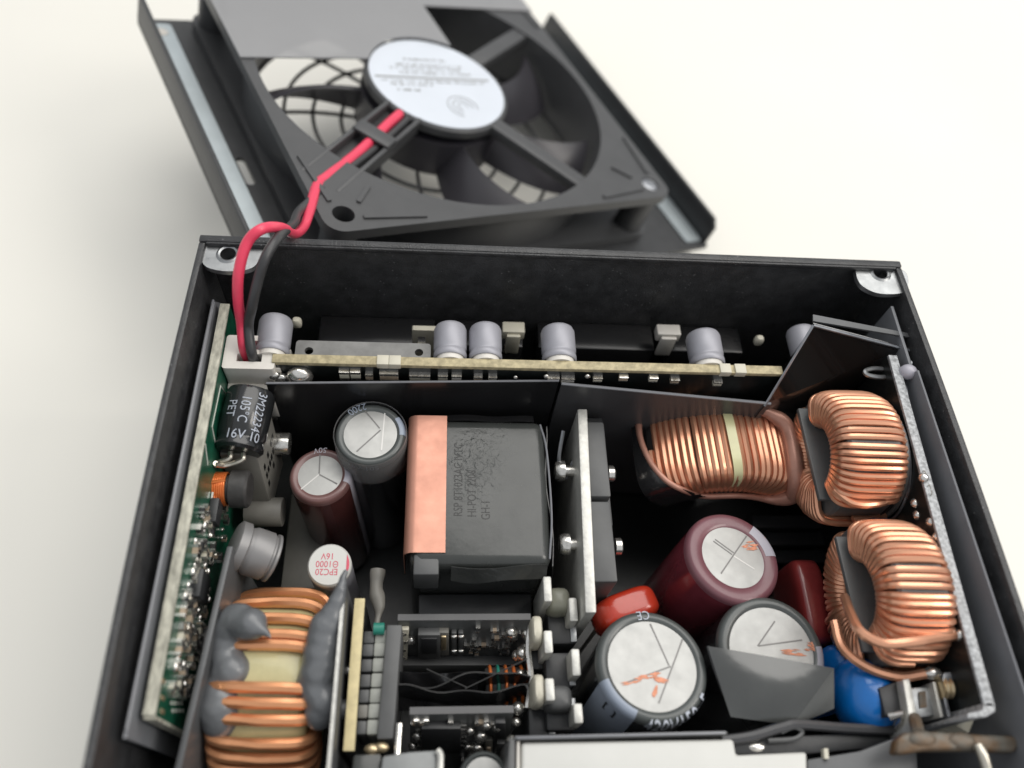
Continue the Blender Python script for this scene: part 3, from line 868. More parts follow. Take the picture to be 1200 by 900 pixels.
A, Bq = at(704, 722, 37), at(770, 697, 37)
d = unit(Bq - A); cen = (A + Bq) / 2
o = soft_box('film_capacitor', 'bright red film capacitor lying behind the 420V capacitor', cen - Z * 4, (11.6, 6.0, 9.5), [d, np.cross(Z, d), Z], redfilm_m, p=.55)
MB().tube([cen + d * 5 - Z * 7, cen + d * 5 - Z * 30], .4, 6).build('lead', lead_m, o); MB().tube([cen - d * 4 - Z * 7, cen - d * 4 - Z * 30], .4, 6).build('lead', lead_m, o)
A, Bq = at(943, 660, 37), at(962, 750, 37)
d = unit(Bq - A); cen = (A + Bq) / 2
o = soft_box('film_capacitor', 'dark red film capacitor standing left of the lower toroid choke', cen - Z * 5, (15.5, 5.6, 13), [d, np.cross(Z, d), Z], darkred_m)
for k in (-5, 5): MB().tube([cen + d * k - Z * 9, cen + d * k - Z * 30], .4, 6).build('lead', lead_m, o)
for lab, px, py, z, s in (('larger round blue disc capacitor in front of the lower toroid choke', 1012, 817, 45, (4.7, 6.0, 5.6)),
                          ('smaller blue disc capacitor behind the larger one, touching it', 983, 792, 38, (3.6, 5.0, 5.5))):
    c = at(px, py, z)
    o = thing('disc_capacitor', lab, 'capacitor', c - Z * 6, 'blue disc capacitors')
    MB().ball(c, s, n=28, p=.95).build('body', blue_m, o)
    for k in (-1, 1): MB().tube([c + V(k * 1.6, 0, -4), c + V(k * 1.8, .3, -20), c + V(k * 1.8, .3, 6.6 - c[2])], [.9, .5, .4], 6).build('lead', blue_m, o)


# ================================================================== TOROID CHOKES
def coil_path(c, a, b1, c1, rin, rout, hh, t0, t1, turns, n=30, pw=.55, ph0=0.0, jit=.0):
    rm, hr = (rin + rout) / 2, (rout - rin) / 2; pts = []
    f = lambda q: math.copysign(abs(q) ** pw, q)
    js = [random.uniform(-jit, jit) for _ in range(turns + 2)]
    N = turns * n
    for i in range(N + 1):
        t = t0 + (t1 - t0) * i / N; ph = ph0 + 2 * PI * i / n
        k = i / n; kk = int(k); j = js[kk] * (1 - k + kk) + js[kk + 1] * (k - kk)
        tt = t + j; rho = rm + (hr + j * 4) * f(cos(ph)); s = hh * f(sin(ph))
        pts.append(c + (b1 * cos(tt) + c1 * sin(tt)) * rho + a * s)
    return pts


def toroid(label, px, py, zc, R, hh, wr, turns, base_lab=None):
    c = at(px, py, zc)
    o = thing('toroid_choke', label, 'choke', V(c[0] + hh, c[1], zc - R), 'two copper toroid chokes on the right board')
    rc, ri = R - 1.5 * wr, R * .46
    prof = [(ri, -hh + .9), (rc - .6, -hh + .9), (rc - .2, -hh + 1.4), (rc - .2, hh - 1.4), (rc - .6, hh - .9), (ri, hh - .9), (ri - .4, 0), (ri, -hh + .9)]
    MB().lathe(prof, c, X, 48, hint=Y, cap=False).build('core', core_m, o)
    MB().tube(coil_path(c, X, Y, Z, ri - .3, R - wr, hh, rad(14), rad(166), turns, jit=.018), wr, 7).build('winding', copper_m, o)
    MB().tube(coil_path(c, X, Y, Z, ri - .3, R - wr, hh, rad(194), rad(346), turns, jit=.018), wr, 7).build('winding', copper_m, o)
    # loose second layer of the lower winding nearest the viewer
    MB().tube(coil_path(c, X, Y, Z, ri - 1.2, R + wr * .5, hh + wr * .9, rad(190), rad(262), turns // 2, jit=.03), wr, 7).build('outer_winding', copper_m, o)
    MB().box(c[0] - hh - 1.2, c[0] + hh, c[1] - R * .74, c[1] + R * .80, zc - .5, zc + .5).build('spacer', core_m, o, bevel=.2)
    MB().lathe([(R * .88, hh + .1), (R * .92, hh + .4), (R * .92, hh + .8), (R * .88, hh + 1.0), (.01, hh + 1.0)], c - Z * 1.5, X, 48, hint=Y).build('base_disc', core_m, o)
    MB().lathe([(R * .8, hh - 1), (R * .9, hh - .6), (R * .88, hh + .1)], c - Z * 1.0, X, 48, hint=Y, cap=False).build('base_step', dplast_m, o)
    loop = [V(c[0] + hh + 1.3, c[1] + R * .95 * cos(t), zc - 2 + R * .88 * sin(t)) for t in np.linspace(rad(-20), rad(200), 30)]
    MB().tube(loop, .28, 6).build('wire_loop', dsteel_m, o)
    MB().lathe([(R + wr * .4, 1.5), (R + wr * .4, 5)], c, X, 6, a0=rad(178), a1=rad(192), hint=Y).build('blue_tape', bluet_m, o)
    return o, c


o, c1 = toroid('copper wound toroid choke nearer the back, beside the shiny sheet', 990, 534, 51, 11.4, 5.5, .53, 23)
# lead of toroid 1 running right to its solder pin
pe = at(1068, 577, 51)
MB().tube(smooth_path([at(978, 574, 55), at(1000, 590, 55.5), at(1030, 590, 55), at(1055, 580, 53), pe], 6), .62, 8).build('lead', copper_m, o)
MB().ball(pe + V(.8, 0, 0), (1.3, .9, 1.1), n=10).build('solder_joint', tin_m, o)
o, c2 = toroid('copper wound toroid choke nearer the front, beside the blue capacitors', 1037, 697, 50.7, 12.0, 4.9, .56, 23)
pe = at(1120, 744, 58); pe2 = at(1086, 789, 53)
MB().tube(smooth_path([at(990, 700, 52), at(998, 722, 57), at(1010, 742, 60.3), at(1035, 754, 60), at(1070, 752, 60), at(1095, 748, 59), pe], 6), .75, 8).build('lead', copper_m, o)
MB().tube(smooth_path([at(978, 728, 50), at(988, 760, 50.5), at(1018, 783, 51), at(1055, 793, 51), pe2], 6), .75, 8).build('lead', copper_m, o)
for q_ in (pe, pe2):
    MB().ball(q_ + V(.8, 0, 0), (1.5, 1.0, 1.2), n=10).build('solder_joint', tin_m, o)
MB().tube(smooth_path([pe + V(1.5, -.5, -.5), at(1128, 775, 55), at(1110, 800, 53), pe2 + V(1.5, 0, 0)], 6), .3, 6).build('bare_wire', tin_m, o)

# ================================================================== RIGHT (EMI) BOARD
zr = 60.0
ea, eb = at(1046, 416, zr), at(1160, 828, zr)
rx = (ea[0] + eb[0]) / 2
emi = thing('filter_board', 'dark circuit board standing along the right wall with a rough silver edge', 'circuit board', (rx, -45, 6.6))
dv = unit(eb - ea); nv = unit(np.cross(Z, dv))
MB().hexa(ea - nv * .6 - Z * .6, eb - ea, nv * 1.3, -Z * (zr - 8.0)).build('board', pcbk_m, emi)
MB().hexa(ea - nv * .75, eb - ea, nv * 1.6, -Z * .6).build('top_edge', grit_m, emi, bevel=.1)
left_n = -X if np.dot(nv, X) > 0 else nv
def on_emi(px, py): return onplane(px, py, ea - X * 1.0, X)
b = MB()
for px, py, txt in ((1086, 567, 'CLF2'), (1138, 748, 'CX1')):
    c = on_emi(px, py)
    put_text(b, txt, 2.2, lambda x, y, c=c: c + V(-.1, -x, y))
b.build('silkscreen_text', silk_m, emi)
for px, py in ((1075, 590), (1078, 604), (1085, 560), (1122, 752), (1126, 735), (1094, 612), (1101, 630)):
    MB().ball(on_emi(px, py) + V(-.4, 0, 0), (.8, .9, .8), n=10).build('solder_joint', tin_m, emi)
# clear eyelet and white pip near the top end
c = at(1030, 437, 57)
ring = [c + V(2.6 * cos(t), .9 * sin(t), 0) for t in np.linspace(0, 2 * PI, 24, endpoint=False)]
MB().tube(ring, .42, 6, closed=True).build('eyelet', zinc_m, emi)
MB().ball(at(1064, 436, 60), (1.6, 1.4, 1.4), n=12).build('white_pip', stripel_m, emi)
# stepped front end
st = [at(1160, 822, zr), at(1166, 826, zr), at(1167, 834, zr), at(1156, 840, zr), at(1134, 842, zr), at(1134, 836, zr), at(1152, 832, zr), at(1153, 824, zr)]
MB().prism(st, -Z * 14).build('front_step', grit_m, emi, bevel=.15)

# screw, terminals and inlet
inlet = thing('inlet_terminal', 'silver mains terminal block with black insert at the front right corner', 'terminal', at(1085, 835, 39.0))
c0, c1_ = at(1100, 806, 53.0), at(1140, 806, 53.0)
pts = []
MB().lathe([(1.25 if i % 2 else 1.6, i * .38) for i in range(16)], c0, c1_ - c0, 18).build('brass_screw', brass_m, inlet)
q = [at(1118, 792, 52.0), at(1134, 790, 52.0), at(1137, 812, 52.0), at(1146, 835, 52.0), at(1136, 860, 52.0), at(1120, 850, 52.0), at(1128, 826, 52.0)]
MB().prism(q, -Z * 8).build('cream_bracket', cream_m, inlet, bevel=.3)
MB().prism([at(1106, 788, 54.0), at(1132, 784, 54.0), at(1136, 799, 54.0), at(1104, 800, 54.0)], -Z * 6).build('steel_block', dsteel_m, inlet, bevel=.2)
MB().prism([at(1030, 806, 51.0), at(1058, 796, 51.0), at(1063, 836, 51.0), at(1038, 840, 51.0)], -Z * 10).build('black_insert', dplast_m, inlet, bevel=.2)
MB().prism([at(1058, 796, 53.0), at(1066, 795, 53.0), at(1078, 852, 53.0), at(1076, 862, 53.0), at(1066, 864, 53.0), at(1066, 845, 53.0)], -Z * 6).build('silver_blade', steel_m, inlet, bevel=.2)
MB().prism([at(1067, 806, 51.5), at(1096, 803, 51.5), at(1102, 838, 51.5), at(1074, 842, 51.5)], -Z * 5).build('silver_block', zinc_m, inlet, bevel=.3)
MB().prism([at(1076, 811, 51.7), at(1084, 810, 51.7), at(1086, 829, 51.7), at(1078, 830, 51.7)], Z * .1).build('stain', corrode_m, inlet)
for k in (0, 9):
    MB().prism([at(1093 + k, 799, 53.0), at(1097 + k, 799, 53.0), at(1106 + k, 840, 53.0), at(1102 + k, 841, 53.0)], -Z * 6).build('contact_fin', steel_m if k == 0 else dsteel_m, inlet, bevel=.1)
MB().tube([at(1042, 840, 51.0), at(1056, 836, 52.0), at(1056, 846, 51.0), at(1052, 856, 49.0)], .6, 8).build('contact_wire', tin_m, inlet)
MB().prism([at(1078, 850, 49.0), at(1122, 836, 49.0), at(1124, 842, 49.0), at(1082, 858, 49.0)], -Z * 4).build('black_rail', dplast_m, inlet, bevel=.2)
# flux covered bus bar across the front right
bus = MB(); A, Bq = at(1050, 868, 55), at(1196, 872, 55)
o = thing('bus_bar', 'flux stained metal bar lying across the front right corner', 'metal bar', (A + Bq) / 2 - Z * 2)
top_ = [at(1048, 884, 56), at(1052, 866, 57), at(1062, 858, 57), at(1100, 857, 57), at(1150, 860, 57), at(1192, 862, 57), at(1197, 872, 57), at(1190, 882, 57), at(1140, 880, 57), at(1085, 880, 57), at(1062, 884, 56.5)]
MB().prism(top_, -Z * 2.2).build('bar', corrode_m, o, bevel=.7, seg=3)
MB().tube(smooth_path([at(1146, 874, 57.3), at(1152, 886, 57.6), at(1160, 915, 57)], 6), .75, 10).build('pin', lead_m, o)
MB().tube([at(1072, 842, 53), at(1076, 860, 57)], .9, 8).build('pin', corrode_m, o)
for px, py in ((1082, 866), (1128, 868)): MB().ball(at(px, py, 57.1), (2.0, 1.1, .5), n=12).build('flux_blot', corrode_m, o)

# ================================================================== SLEEVED PFC CHOKE
pc = at(842, 548, 33); Rp, hp = 22.0, 7.4
pfc = thing('sleeved_choke', 'copper choke in a black sleeve cut open at the top, with a yellow strip', 'choke', V(pc[0], pc[1], 12))
pc = V(pc[0], pc[1], 46.6 - Rp)
MB().tube(coil_path(pc, Y, X, Z, 13.0, Rp - .55, hp, rad(51), rad(135), 25, pw=.5, jit=.006), .66, 7).build('winding', copper_m, pfc)
MB().lathe([(12.5, -hp + .8), (Rp - 1.6, -hp + .8), (Rp - 1.2, 0), (Rp - 1.6, hp - .8), (12.5, hp - .8), (12.5, -hp + .8)], pc, Y, 24, a0=rad(-138), a1=rad(-50)).build('core', ferrite_m, pfc)


def shell(t, s, off=1.0):      # t 0..1 -> angle, s -1..1 around the upper part of the section
    th = rad(47 + 95 * t); ph = s * rad(140)
    f = lambda q: math.copysign(abs(q) ** .6, q)
    rm, hr = (13 + Rp) / 2, (Rp - 13) / 2
    rho = rm + (hr + off + .25) * f(cos(ph)); yy = (hp + off + .3) * f(sin(ph))
    return pc + (X * cos(th) + Z * sin(th)) * rho + Y * yy


OPEN = [(748, 482), (775, 475), (830, 476), (885, 480), (908, 488), (924, 505), (931, 540), (932, 575), (922, 583), (880, 588), (830, 583), (790, 570), (764, 545), (750, 512)]
inside = lambda u, v: inpoly(proj(shell(u, v * 2 - 1)), OPEN)
MB().grid(lambda u, v: shell(u, v * 2 - 1), 120, 90, skip=inside).build('sleeve', dtape_m, pfc)
tab = [(u / 160, v / 120 * 2 - 1) for u in range(161) for v in range(121)]
P3 = np.array([shell(*q_) for q_ in tab]); P2 = np.array([proj(p_) for p_ in P3])
# keep only the surface facing the camera
vis = np.array([np.dot(p_ - pc, CAM - p_) > 0 for p_ in P3])
op = smooth_path([V(*p_, 0) for p_ in OPEN + [OPEN[0]]], 6)[:-1]
rim = []; rr = []
for p_ in op:
    dd = np.hypot(P2[:, 0] - p_[0], P2[:, 1] - p_[1]) + (~vis) * 500
    rim.append(P3[np.argmin(dd)])
for it in range(3): rim = [(rim[i - 1] + rim[i] * 2 + rim[(i + 1) % len(rim)]) / 4 for i in range(len(rim))]
for p_ in op:
    rr.append(1.5 if p_[0] > 905 else (.95 if p_[1] < 492 else .55))
for it in range(4): rr = [(rr[i - 1] + rr[i] + rr[(i + 1) % len(rr)]) / 3 for i in range(len(rr))]
MB().tube(rim, rr, 10, closed=True).build('cut_edge', pink_m, pfc)
# yellow strip
ys = []
def strip(u, v):
    th = rad(96) - rad(3.8) * v; ph = rad(100) - u * rad(190)
    th += rad(2.5) * (0.5 - u)
    f = lambda q: math.copysign(abs(q) ** .6, q)
    rm, hr = (13 + Rp) / 2, (Rp - 13) / 2
    return pc + (X * cos(th + rad(1)) + Z * sin(th + rad(1))) * (rm + (hr + .45) * f(cos(ph))) + Y * (hp + .5) * f(sin(ph))
MB().grid(lambda u, v: strip(u, v * 1.15), 30, 4).build('yellow_strip', ytape_m, pfc, solid=.15)
# black block below the choke and low bars
o = thing('bobbin_bar', 'ridged black plastic bar between the maroon capacitor and the toroid chokes', 'plastic bar', at(930, 625, 20))
A = at(880, 602, 24); Bq = at(985, 606, 24)
for k in range(3):
    MB().hexa(V(A[0], A[1] - 3.4 * k - 2.9, 9), X * (Bq[0] - A[0]), Y * 2.7, Z * (15 - k * .8)).build('ridge', dplast_m, o, bevel=.3)

# ================================================================== TRANSFORMER
zt_ = 46.0
tA, tB, tC, tD = at(483, 490, zt_), at(641, 488, zt_), at(648, 668, zt_), at(473, 668, zt_)
tx0, tx1 = (tA[0] + tD[0]) / 2, (tB[0] + tC[0]) / 2
ty1, ty0 = (tA[1] + tB[1]) / 2, (tC[1] + tD[1]) / 2
tr = thing('transformer', 'large transformer wrapped in black tape with a copper foil band on its left', 'transformer', ((tx0 + tx1) / 2, (ty0 + ty1) / 2, 8))
# crinkled tape; bumps in its middle also stand for a dark reflection
smear_m = tape_m.copy(); smear_m.name = 'crinkled_smear_tape'
nt = smear_m.node_tree; N = nt.nodes; p_ = N['Principled BSDF']
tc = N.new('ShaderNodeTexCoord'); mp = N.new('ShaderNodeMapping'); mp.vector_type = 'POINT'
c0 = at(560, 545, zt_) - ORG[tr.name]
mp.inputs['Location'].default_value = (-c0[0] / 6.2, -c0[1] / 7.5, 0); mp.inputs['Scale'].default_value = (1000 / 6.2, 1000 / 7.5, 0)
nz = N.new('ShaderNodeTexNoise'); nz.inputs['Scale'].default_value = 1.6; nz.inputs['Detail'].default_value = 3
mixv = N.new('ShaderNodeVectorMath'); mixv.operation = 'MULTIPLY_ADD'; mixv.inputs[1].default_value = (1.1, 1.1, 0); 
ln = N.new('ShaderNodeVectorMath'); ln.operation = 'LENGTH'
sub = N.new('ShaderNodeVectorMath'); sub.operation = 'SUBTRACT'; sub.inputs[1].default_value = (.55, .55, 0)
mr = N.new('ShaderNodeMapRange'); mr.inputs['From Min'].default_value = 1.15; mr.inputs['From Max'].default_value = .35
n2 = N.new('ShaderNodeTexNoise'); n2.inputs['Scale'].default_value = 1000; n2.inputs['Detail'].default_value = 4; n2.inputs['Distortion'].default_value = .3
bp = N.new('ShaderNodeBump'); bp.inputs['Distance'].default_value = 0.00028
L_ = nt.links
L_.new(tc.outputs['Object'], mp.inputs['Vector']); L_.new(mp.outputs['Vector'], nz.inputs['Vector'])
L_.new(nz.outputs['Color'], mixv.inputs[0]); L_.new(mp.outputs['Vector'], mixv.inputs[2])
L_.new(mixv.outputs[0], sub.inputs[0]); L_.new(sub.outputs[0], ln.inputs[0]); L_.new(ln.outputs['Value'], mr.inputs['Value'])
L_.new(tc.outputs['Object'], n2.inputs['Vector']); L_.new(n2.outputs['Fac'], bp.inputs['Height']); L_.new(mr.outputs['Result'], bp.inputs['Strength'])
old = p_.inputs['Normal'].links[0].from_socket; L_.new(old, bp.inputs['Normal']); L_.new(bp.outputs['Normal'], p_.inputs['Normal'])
MB().box(tx0 + .6, tx1 - .2, ty0 + .6, ty1 - .2, 12, zt_ - .05).build('wrapped_body', smear_m, tr, bevel=2.0, seg=5)
MB().box(tx0 + 1.5, tx1 - 1.5, ty1 - .5, ty1 + 1.4, 10, zt_ - 5).build('back_flange', dtape_m, tr, bevel=.7)
MB().box(tx0 + 2, tx1 - 2, ty0 - 4.0, ty0 + .5, 10, 31).build('bobbin', dplast_m, tr, bevel=.5)
# foil: top sheet, wrapping down the left side
fxr = at(523, 560, zt_)[0]
def foil(u, v):
    yv0, yv1 = at(495, 648, zt_)[1], ty1 + .05
    y = yv0 + (yv1 - yv0) * v
    s_ = u * 17.0; wtop = fxr - tx0 - 1.2
    r = 1.5
    if s_ < wtop: x, z = fxr - s_, zt_ + .12
    elif s_ < wtop + r * PI / 2: a = (s_ - wtop) / r; x, z = tx0 + 1.2 - r * sin(a), zt_ + .12 - r + r * cos(a)
    else: x, z = tx0 + 1.2 - r, zt_ + .12 - r - (s_ - wtop - r * PI / 2)
    return V(x, y, z)
MB().grid(foil, 24, 12).build('copper_foil', foil_m, tr, solid=.12)
# tape overlaps: panel with print, edges and flaps
xl, xr2 = fxr + .3, at(583, 560, zt_)[0]
yl0, yl1 = at(550, 615, zt_)[1], at(550, 520, zt_)[1]
b = MB()
rx_ = [fxr + 2.1, fxr + 4.4, fxr + 6.7]
for txt, xx, ln, sy in (('RSP 8T1023AC IVTC', rx_[0], 0, 0), ('HI-POT 2206', rx_[1], -2.6, 0), ('GH-1', rx_[2], -5.6, 0)):
    put_text(b, txt, 2.15, lambda x, y, xx=xx, ln=ln: V(xx - y, (yl0 + yl1) / 2 + .8 + ln + x, zt_ - .02), sx=.72)
b.build('printing', ink_m, tr)
MB().box(tx0 + 1.3, fxr - 1.0, at(500, 673, zt_)[1], at(500, 649, zt_)[1], 38, zt_ - .2).build('core_end', mplast_m, tr, bevel=.3)
MB().grid(lambda u, v: V(fxr + 1 + u * (tx1 - fxr - 2), ty0 + .8 - v * 1.6 - .4 * sin(5 * u), zt_ - .5 - v * 2.2 - .5 * sin(9 * u) * v), 20, 5).build('tape_flap', tape2_m, tr, solid=.15)
MB().grid(lambda u, v: V(tx1 - .15 + .5 * v + .35 * sin(8 * u + 3 * v), ty0 + 1 + u * (ty1 - ty0 - 2), zt_ - 1.2 - v * 10), 24, 8).build('side_tape', tape2_m, tr, solid=.15)
MB().tube(smooth_path([V(tx1 - .6, ty0 + 2, zt_ - .5), V(tx1 + .2, ty0 + 10, zt_ - .9), V(tx1 - .1, ty1 - 6, zt_ - .6), V(tx1 - 1.0, ty1 - 1, zt_ - .6)], 6), .18, 6).build('tape_seam', bsheet_m, tr)
MB().grid(lambda u, v: V(tx0 + 2 + u * (tx1 - tx0 - 4), ty1 + v * 1.7, zt_ - 1.4 - v * 1.1 - .25 * sin(12 * u)), 20, 4).build('back_tape', dtape_m, tr, solid=.15)
for px in (620,):
    q_ = at(px, 655, zt_)

# ================================================================== CENTRE HEATSINK PLATE WITH TRANSISTORS
z0_ = 47.5
ha, hb = at(682, 479, z0_), at(692, 718, z0_)
hs = thing('heatsink_plate', 'upright aluminium plate with two black transistors screwed on, right of the transformer', 'heatsink', ((ha[0] + hb[0]) / 2, (ha[1] + hb[1]) / 2, 7))
MB().hexa(ha + V(-.8, 0, 0), hb - ha, X * 1.75, -Z * 40).build('plate', steel_m, hs, bevel=.25)
dv = unit(hb - ha)
for y0p, y1p, zz, wth in ((494, 582, 45.5, 3.6), (587, 682, 45.0, 4.0)):
    q0, q1 = at(700, y0p, zz), at(703, y1p, zz)
    xb = (ha[0] + (hb[0] - ha[0]) * ((y0p + y1p) / 2 - 479) / 239) + 1.0
    o = MB().box(xb, xb + wth, q1[1], q0[1], 20, zz).build('transistor', mplast_m, hs, bevel=.4)
    MB().box(xb + wth + .02, xb + wth + .4, q1[1] + 2, q0[1] - 2, 24, zz - 3).build('face_plate', dplast_m, o)
    for k in (-4, 0, 4): MB().box(xb + 1.4, xb + 2.2, (q0[1] + q1[1]) / 2 + k - .6, (q0[1] + q1[1]) / 2 + k + .6, 7, 20).build('leg', tin_m, o)
for py, zz in ((552, 41), (638, 41)):
    q_ = at(668, py, zz); xb = ha[0] - .85
    o = MB().lathe([(1.0, 0), (1.0, 2.0), (1.9, 2.0), (1.9, 3.0), (1.5, 3.7), (.01, 3.9)], V(xb, q_[1], zz), -X, 20).build('screw', tin_m, hs)
    MB().lathe([(1.5, 0), (1.5, 1.0), (1.0, 1.3), (.01, 1.3)], V(xb + 6.2, q_[1], zz - 1), X, 12).build('nut', tin_m, hs)
MB().tube(smooth_path([at(660, 505, 44), at(655, 540, 42), at(663, 560, 40), at(672, 540, 40)], 6), .35, 6).build('wire', dsteel_m, hs)
b = MB().box(ha[0] + 1.1, ha[0] + 4.6, hb[1] + 16, ha[1] + .5, 18, 43.2); b.build('insulator', dplast_m, hs, bevel=.2)

# ================================================================== RECTIFIER TAB BANK
rect = thing('rectifier_assembly', 'cluster of tall tinned metal tabs and transistors left of the 420V capacitor', 'rectifier', at(655, 780, 10))
for px, py, z, lp in ((641, 690, 44, 30), (671, 714, 43, 28), (642, 752, 44, 27), (674, 776, 44, 32), (644, 808, 46, 27), (677, 836, 45, 24)):
    c0_, c1_ = at(px, py - lp / 2, z), at(px, py + lp / 2, z)
    MB().box(c0_[0] - .7, c0_[0] + .7, c1_[1], c0_[1], 10, z).build('metal_tab', steel_m, rect, bevel=.3)
for px, py, z in ((629, 738, 42), (631, 808, 44)):
    c = at(px, py, z); MB().ball(c - Z * 2.5, (.95, 2.3, 4), n=16, p=.5).build('tan_part', cream_m, rect)
for px, py, z, w_, l_ in ((658, 735, 38, 4.6, 5.5), (656, 785, 39, 4.6, 5.5), (657, 836, 40, 4.6, 5.0), (632, 770, 36, 3.4, 4), (634, 845, 38, 4, 4.5)):
    c = at(px, py, z)
    o = MB().box(c[0] - w_ / 2, c[0] + w_ / 2, c[1] - l_ / 2, c[1] + l_ / 2, 8, z).build('transistor', dplast_m, rect, bevel=.5)
    MB().box(c[0] + w_ / 2 - .9, c[0] + w_ / 2 + .15, c[1] - l_ / 2 + .3, c[1] + l_ / 2 - .3, 10, z + .25).build('metal_back', zinc_m, o, bevel=.1)
c = at(655, 703, 41); MB().ball(c - Z * 2, (2.0, 2.2, 3.2), n=16, p=.6).build('clear_cap', mat('frosted_clear', (0.25, 0.25, 0.20), .3, alpha=.8), rect)
c = at(655, 818, 43); MB().ball(c - Z * 2, (2.2, 2.0, 3.0), n=16, p=.6).build('grey_cap', mplast_m, rect)
for px, py, z, r in ((612, 766, 36, 1.2), (606, 768, 35, 1.0), (616, 760, 35, 1.0), (607, 830, 38, 1.1), (605, 846, 37, .8), (599, 868, 38, .9), (618, 742, 36, 1.2), (621, 800, 37, 1.2), (610, 790, 36, .8)):
    MB().ball(at(px, py, z), r, n=10).build('solder_joint', tin_m, rect)
MB().tube(smooth_path([at(622, 730, 38), at(619, 760, 38), at(622, 795, 38), at(618, 830, 38)], 6), .55, 7).build('lead', tin_m, rect)
MB().box(at(625, 780, 30)[0] - 6, at(680, 780, 30)[0], at(640, 860, 30)[1], at(640, 690, 30)[1], 8, 9.4).build('board', pcbk_m, rect)

# ================================================================== GLUED OUTPUT CHOKE
gc = at(328, 806, 33); Rg, hg = 15.0, 7.4
gc = V(gc[0] - .2, gc[1], 33)
glued = thing('output_choke', 'yellow taped choke with thick copper turns held by grey silicone', 'choke', gc - Z * Rg)
ri = 7.0
prof = []
for i in range(33):
    ph = 2 * PI * i / 32; f = lambda q: math.copysign(abs(q) ** .5, q)
    prof.append(((ri + Rg - 1) / 2 + (Rg - 1 - ri) / 2 * f(cos(ph)), (hg - .9) * f(sin(ph))))
MB().lathe(prof, gc, X, 64, hint=Y, cap=False).build('taped_core', yellow_m, glued)
# angle for a picture row along the crest
def crest(py):
    best = None
    for d in np.arange(0, 180, .5):
        p_ = gc + (Y * cos(rad(d)) + Z * sin(rad(d))) * Rg
        q_ = proj(p_)
        if np.dot(p_ - gc, CAM - p_) < 0: continue
        e = abs(q_[1] - py)
        if best is None or e < best[0]: best = (e, d)
    return best[1]


rows = (694, 705, 723, 743, 757, 804, 826, 842, 873, 888, 905, 925)
for row in rows:
    d = crest(row) if row < 900 else crest(890) + (row - 890) * .5
    th = rad(d) + random.uniform(-.015, .015); pts = []
    for i in range(36):
        ph = 2 * PI * i / 36; f = lambda q: math.copysign(abs(q) ** .55, q)
        rho = (ri + Rg) / 2 + (Rg - ri) / 2 * f(cos(ph)); sx_ = hg * f(sin(ph)); tt = th + .03 * sin(ph)
        pts.append(gc + (Y * cos(tt) + Z * sin(tt)) * rho + X * sx_)
    MB().tube(pts, .86, 8, closed=True).build('copper_turn', copperb_m, glued)
MB().cyl(gc - X * 5 - Z * 10, gc - X * 5 - Z * 26, .8).build('lead', copperb_m, glued); MB().cyl(gc + X * 5 - Z * 10, gc + X * 5 - Z * 26, .8).build('lead', copperb_m, glued)


def goo(name, label, path):
    balls = []
    for i in range(len(path) - 1):
        (x0_, y0_, z0q, r0), (x1q, y1q, z1q, r1) = path[i], path[i + 1]
        for k in range(4):
            t_ = k / 4; balls.append((at(x0_ + (x1q - x0_) * t_, y0_ + (y1q - y0_) * t_, z0q + (z1q - z0q) * t_) + rng.uniform(-.15, .15, 3), r0 + (r1 - r0) * t_))
    balls.append((at(*path[-1][:3]), path[-1][3]))
    vs, fs = blob(balls, .28, 5)
    o = MB().add(vs, fs).build(name, putty_m, base=balls[0][0] - Z * 6); tag(o, label, 'glue')
    return o


goo('silicone_glue', 'grey silicone glue with a pointed tail on the left side of the yellow choke',
    [(318, 748, 51.2, .25), (306, 738, 51, .9), (294, 732, 50, 2.3), (278, 727, 48, 2.7), (268, 742, 46.5, 2.7), (266, 765, 46, 2.2), (272, 785, 46, 2.8), (262, 800, 45, 2.6), (258, 828, 45, 3.1), (259, 842, 44, 2.9)])
goo('silicone_glue', 'grey silicone glue smeared between the yellow choke and the right hand plate',
    [(405, 670, 52, .5), (399, 690, 51.5, .9), (392, 712, 50.5, 1.5), (382, 735, 49, 2.5), (378, 760, 48, 2.7), (376, 785, 47, 2.9), (370, 800, 46, 2.9), (379, 822, 46, 2.6), (374, 838, 45, 2.2)])

# plates either side of the choke
pl = [at(266, 640, 50), at(204, 900, 50), at(190, 960, 50)]
A, Bq = pl[0], pl[2]
b = MB().prism([A, Bq, V(Bq[0], Bq[1], 7), V(A[0], A[1], 7)], X * .9)
o = b.build('heatsink_plate', plate_m, base=V(A[0], (A[1] + Bq[1]) / 2, 7), bevel=.15); tag(o, 'grey metal plate standing between the green board and the yellow choke', 'heatsink')
A, Bq = at(401, 684, 51), at(380, 930, 51)
b = MB().prism([A, Bq, V(Bq[0], Bq[1], 7), V(A[0], A[1], 7)], X * .7)
o = b.build('heatsink_plate', plate_m, base=V(A[0], (A[1] + Bq[1]) / 2, 7), bevel=.1); tag(o, 'thin grey plate with a bright edge right of the yellow choke', 'heatsink')
MB().hexa(A + V(.05, 0, .02), Bq - A, X * .5, Z * .25).build('bright_edge', steel_m, o)
# pale backing board behind the brown capacitor
A = at(345, 600, 22); Bq = at(365, 690, 22)
b = MB().box(A[0] - 1, A[0] + 6, Bq[1], A[1] + 4, 7, 22)
o = b.build('pale_block', greyp_m, base=V(A[0] + 2, (A[1] + Bq[1]) / 2, 7), bevel=.4); tag(o, 'pale grey green block low down behind the brown capacitor', 'block')

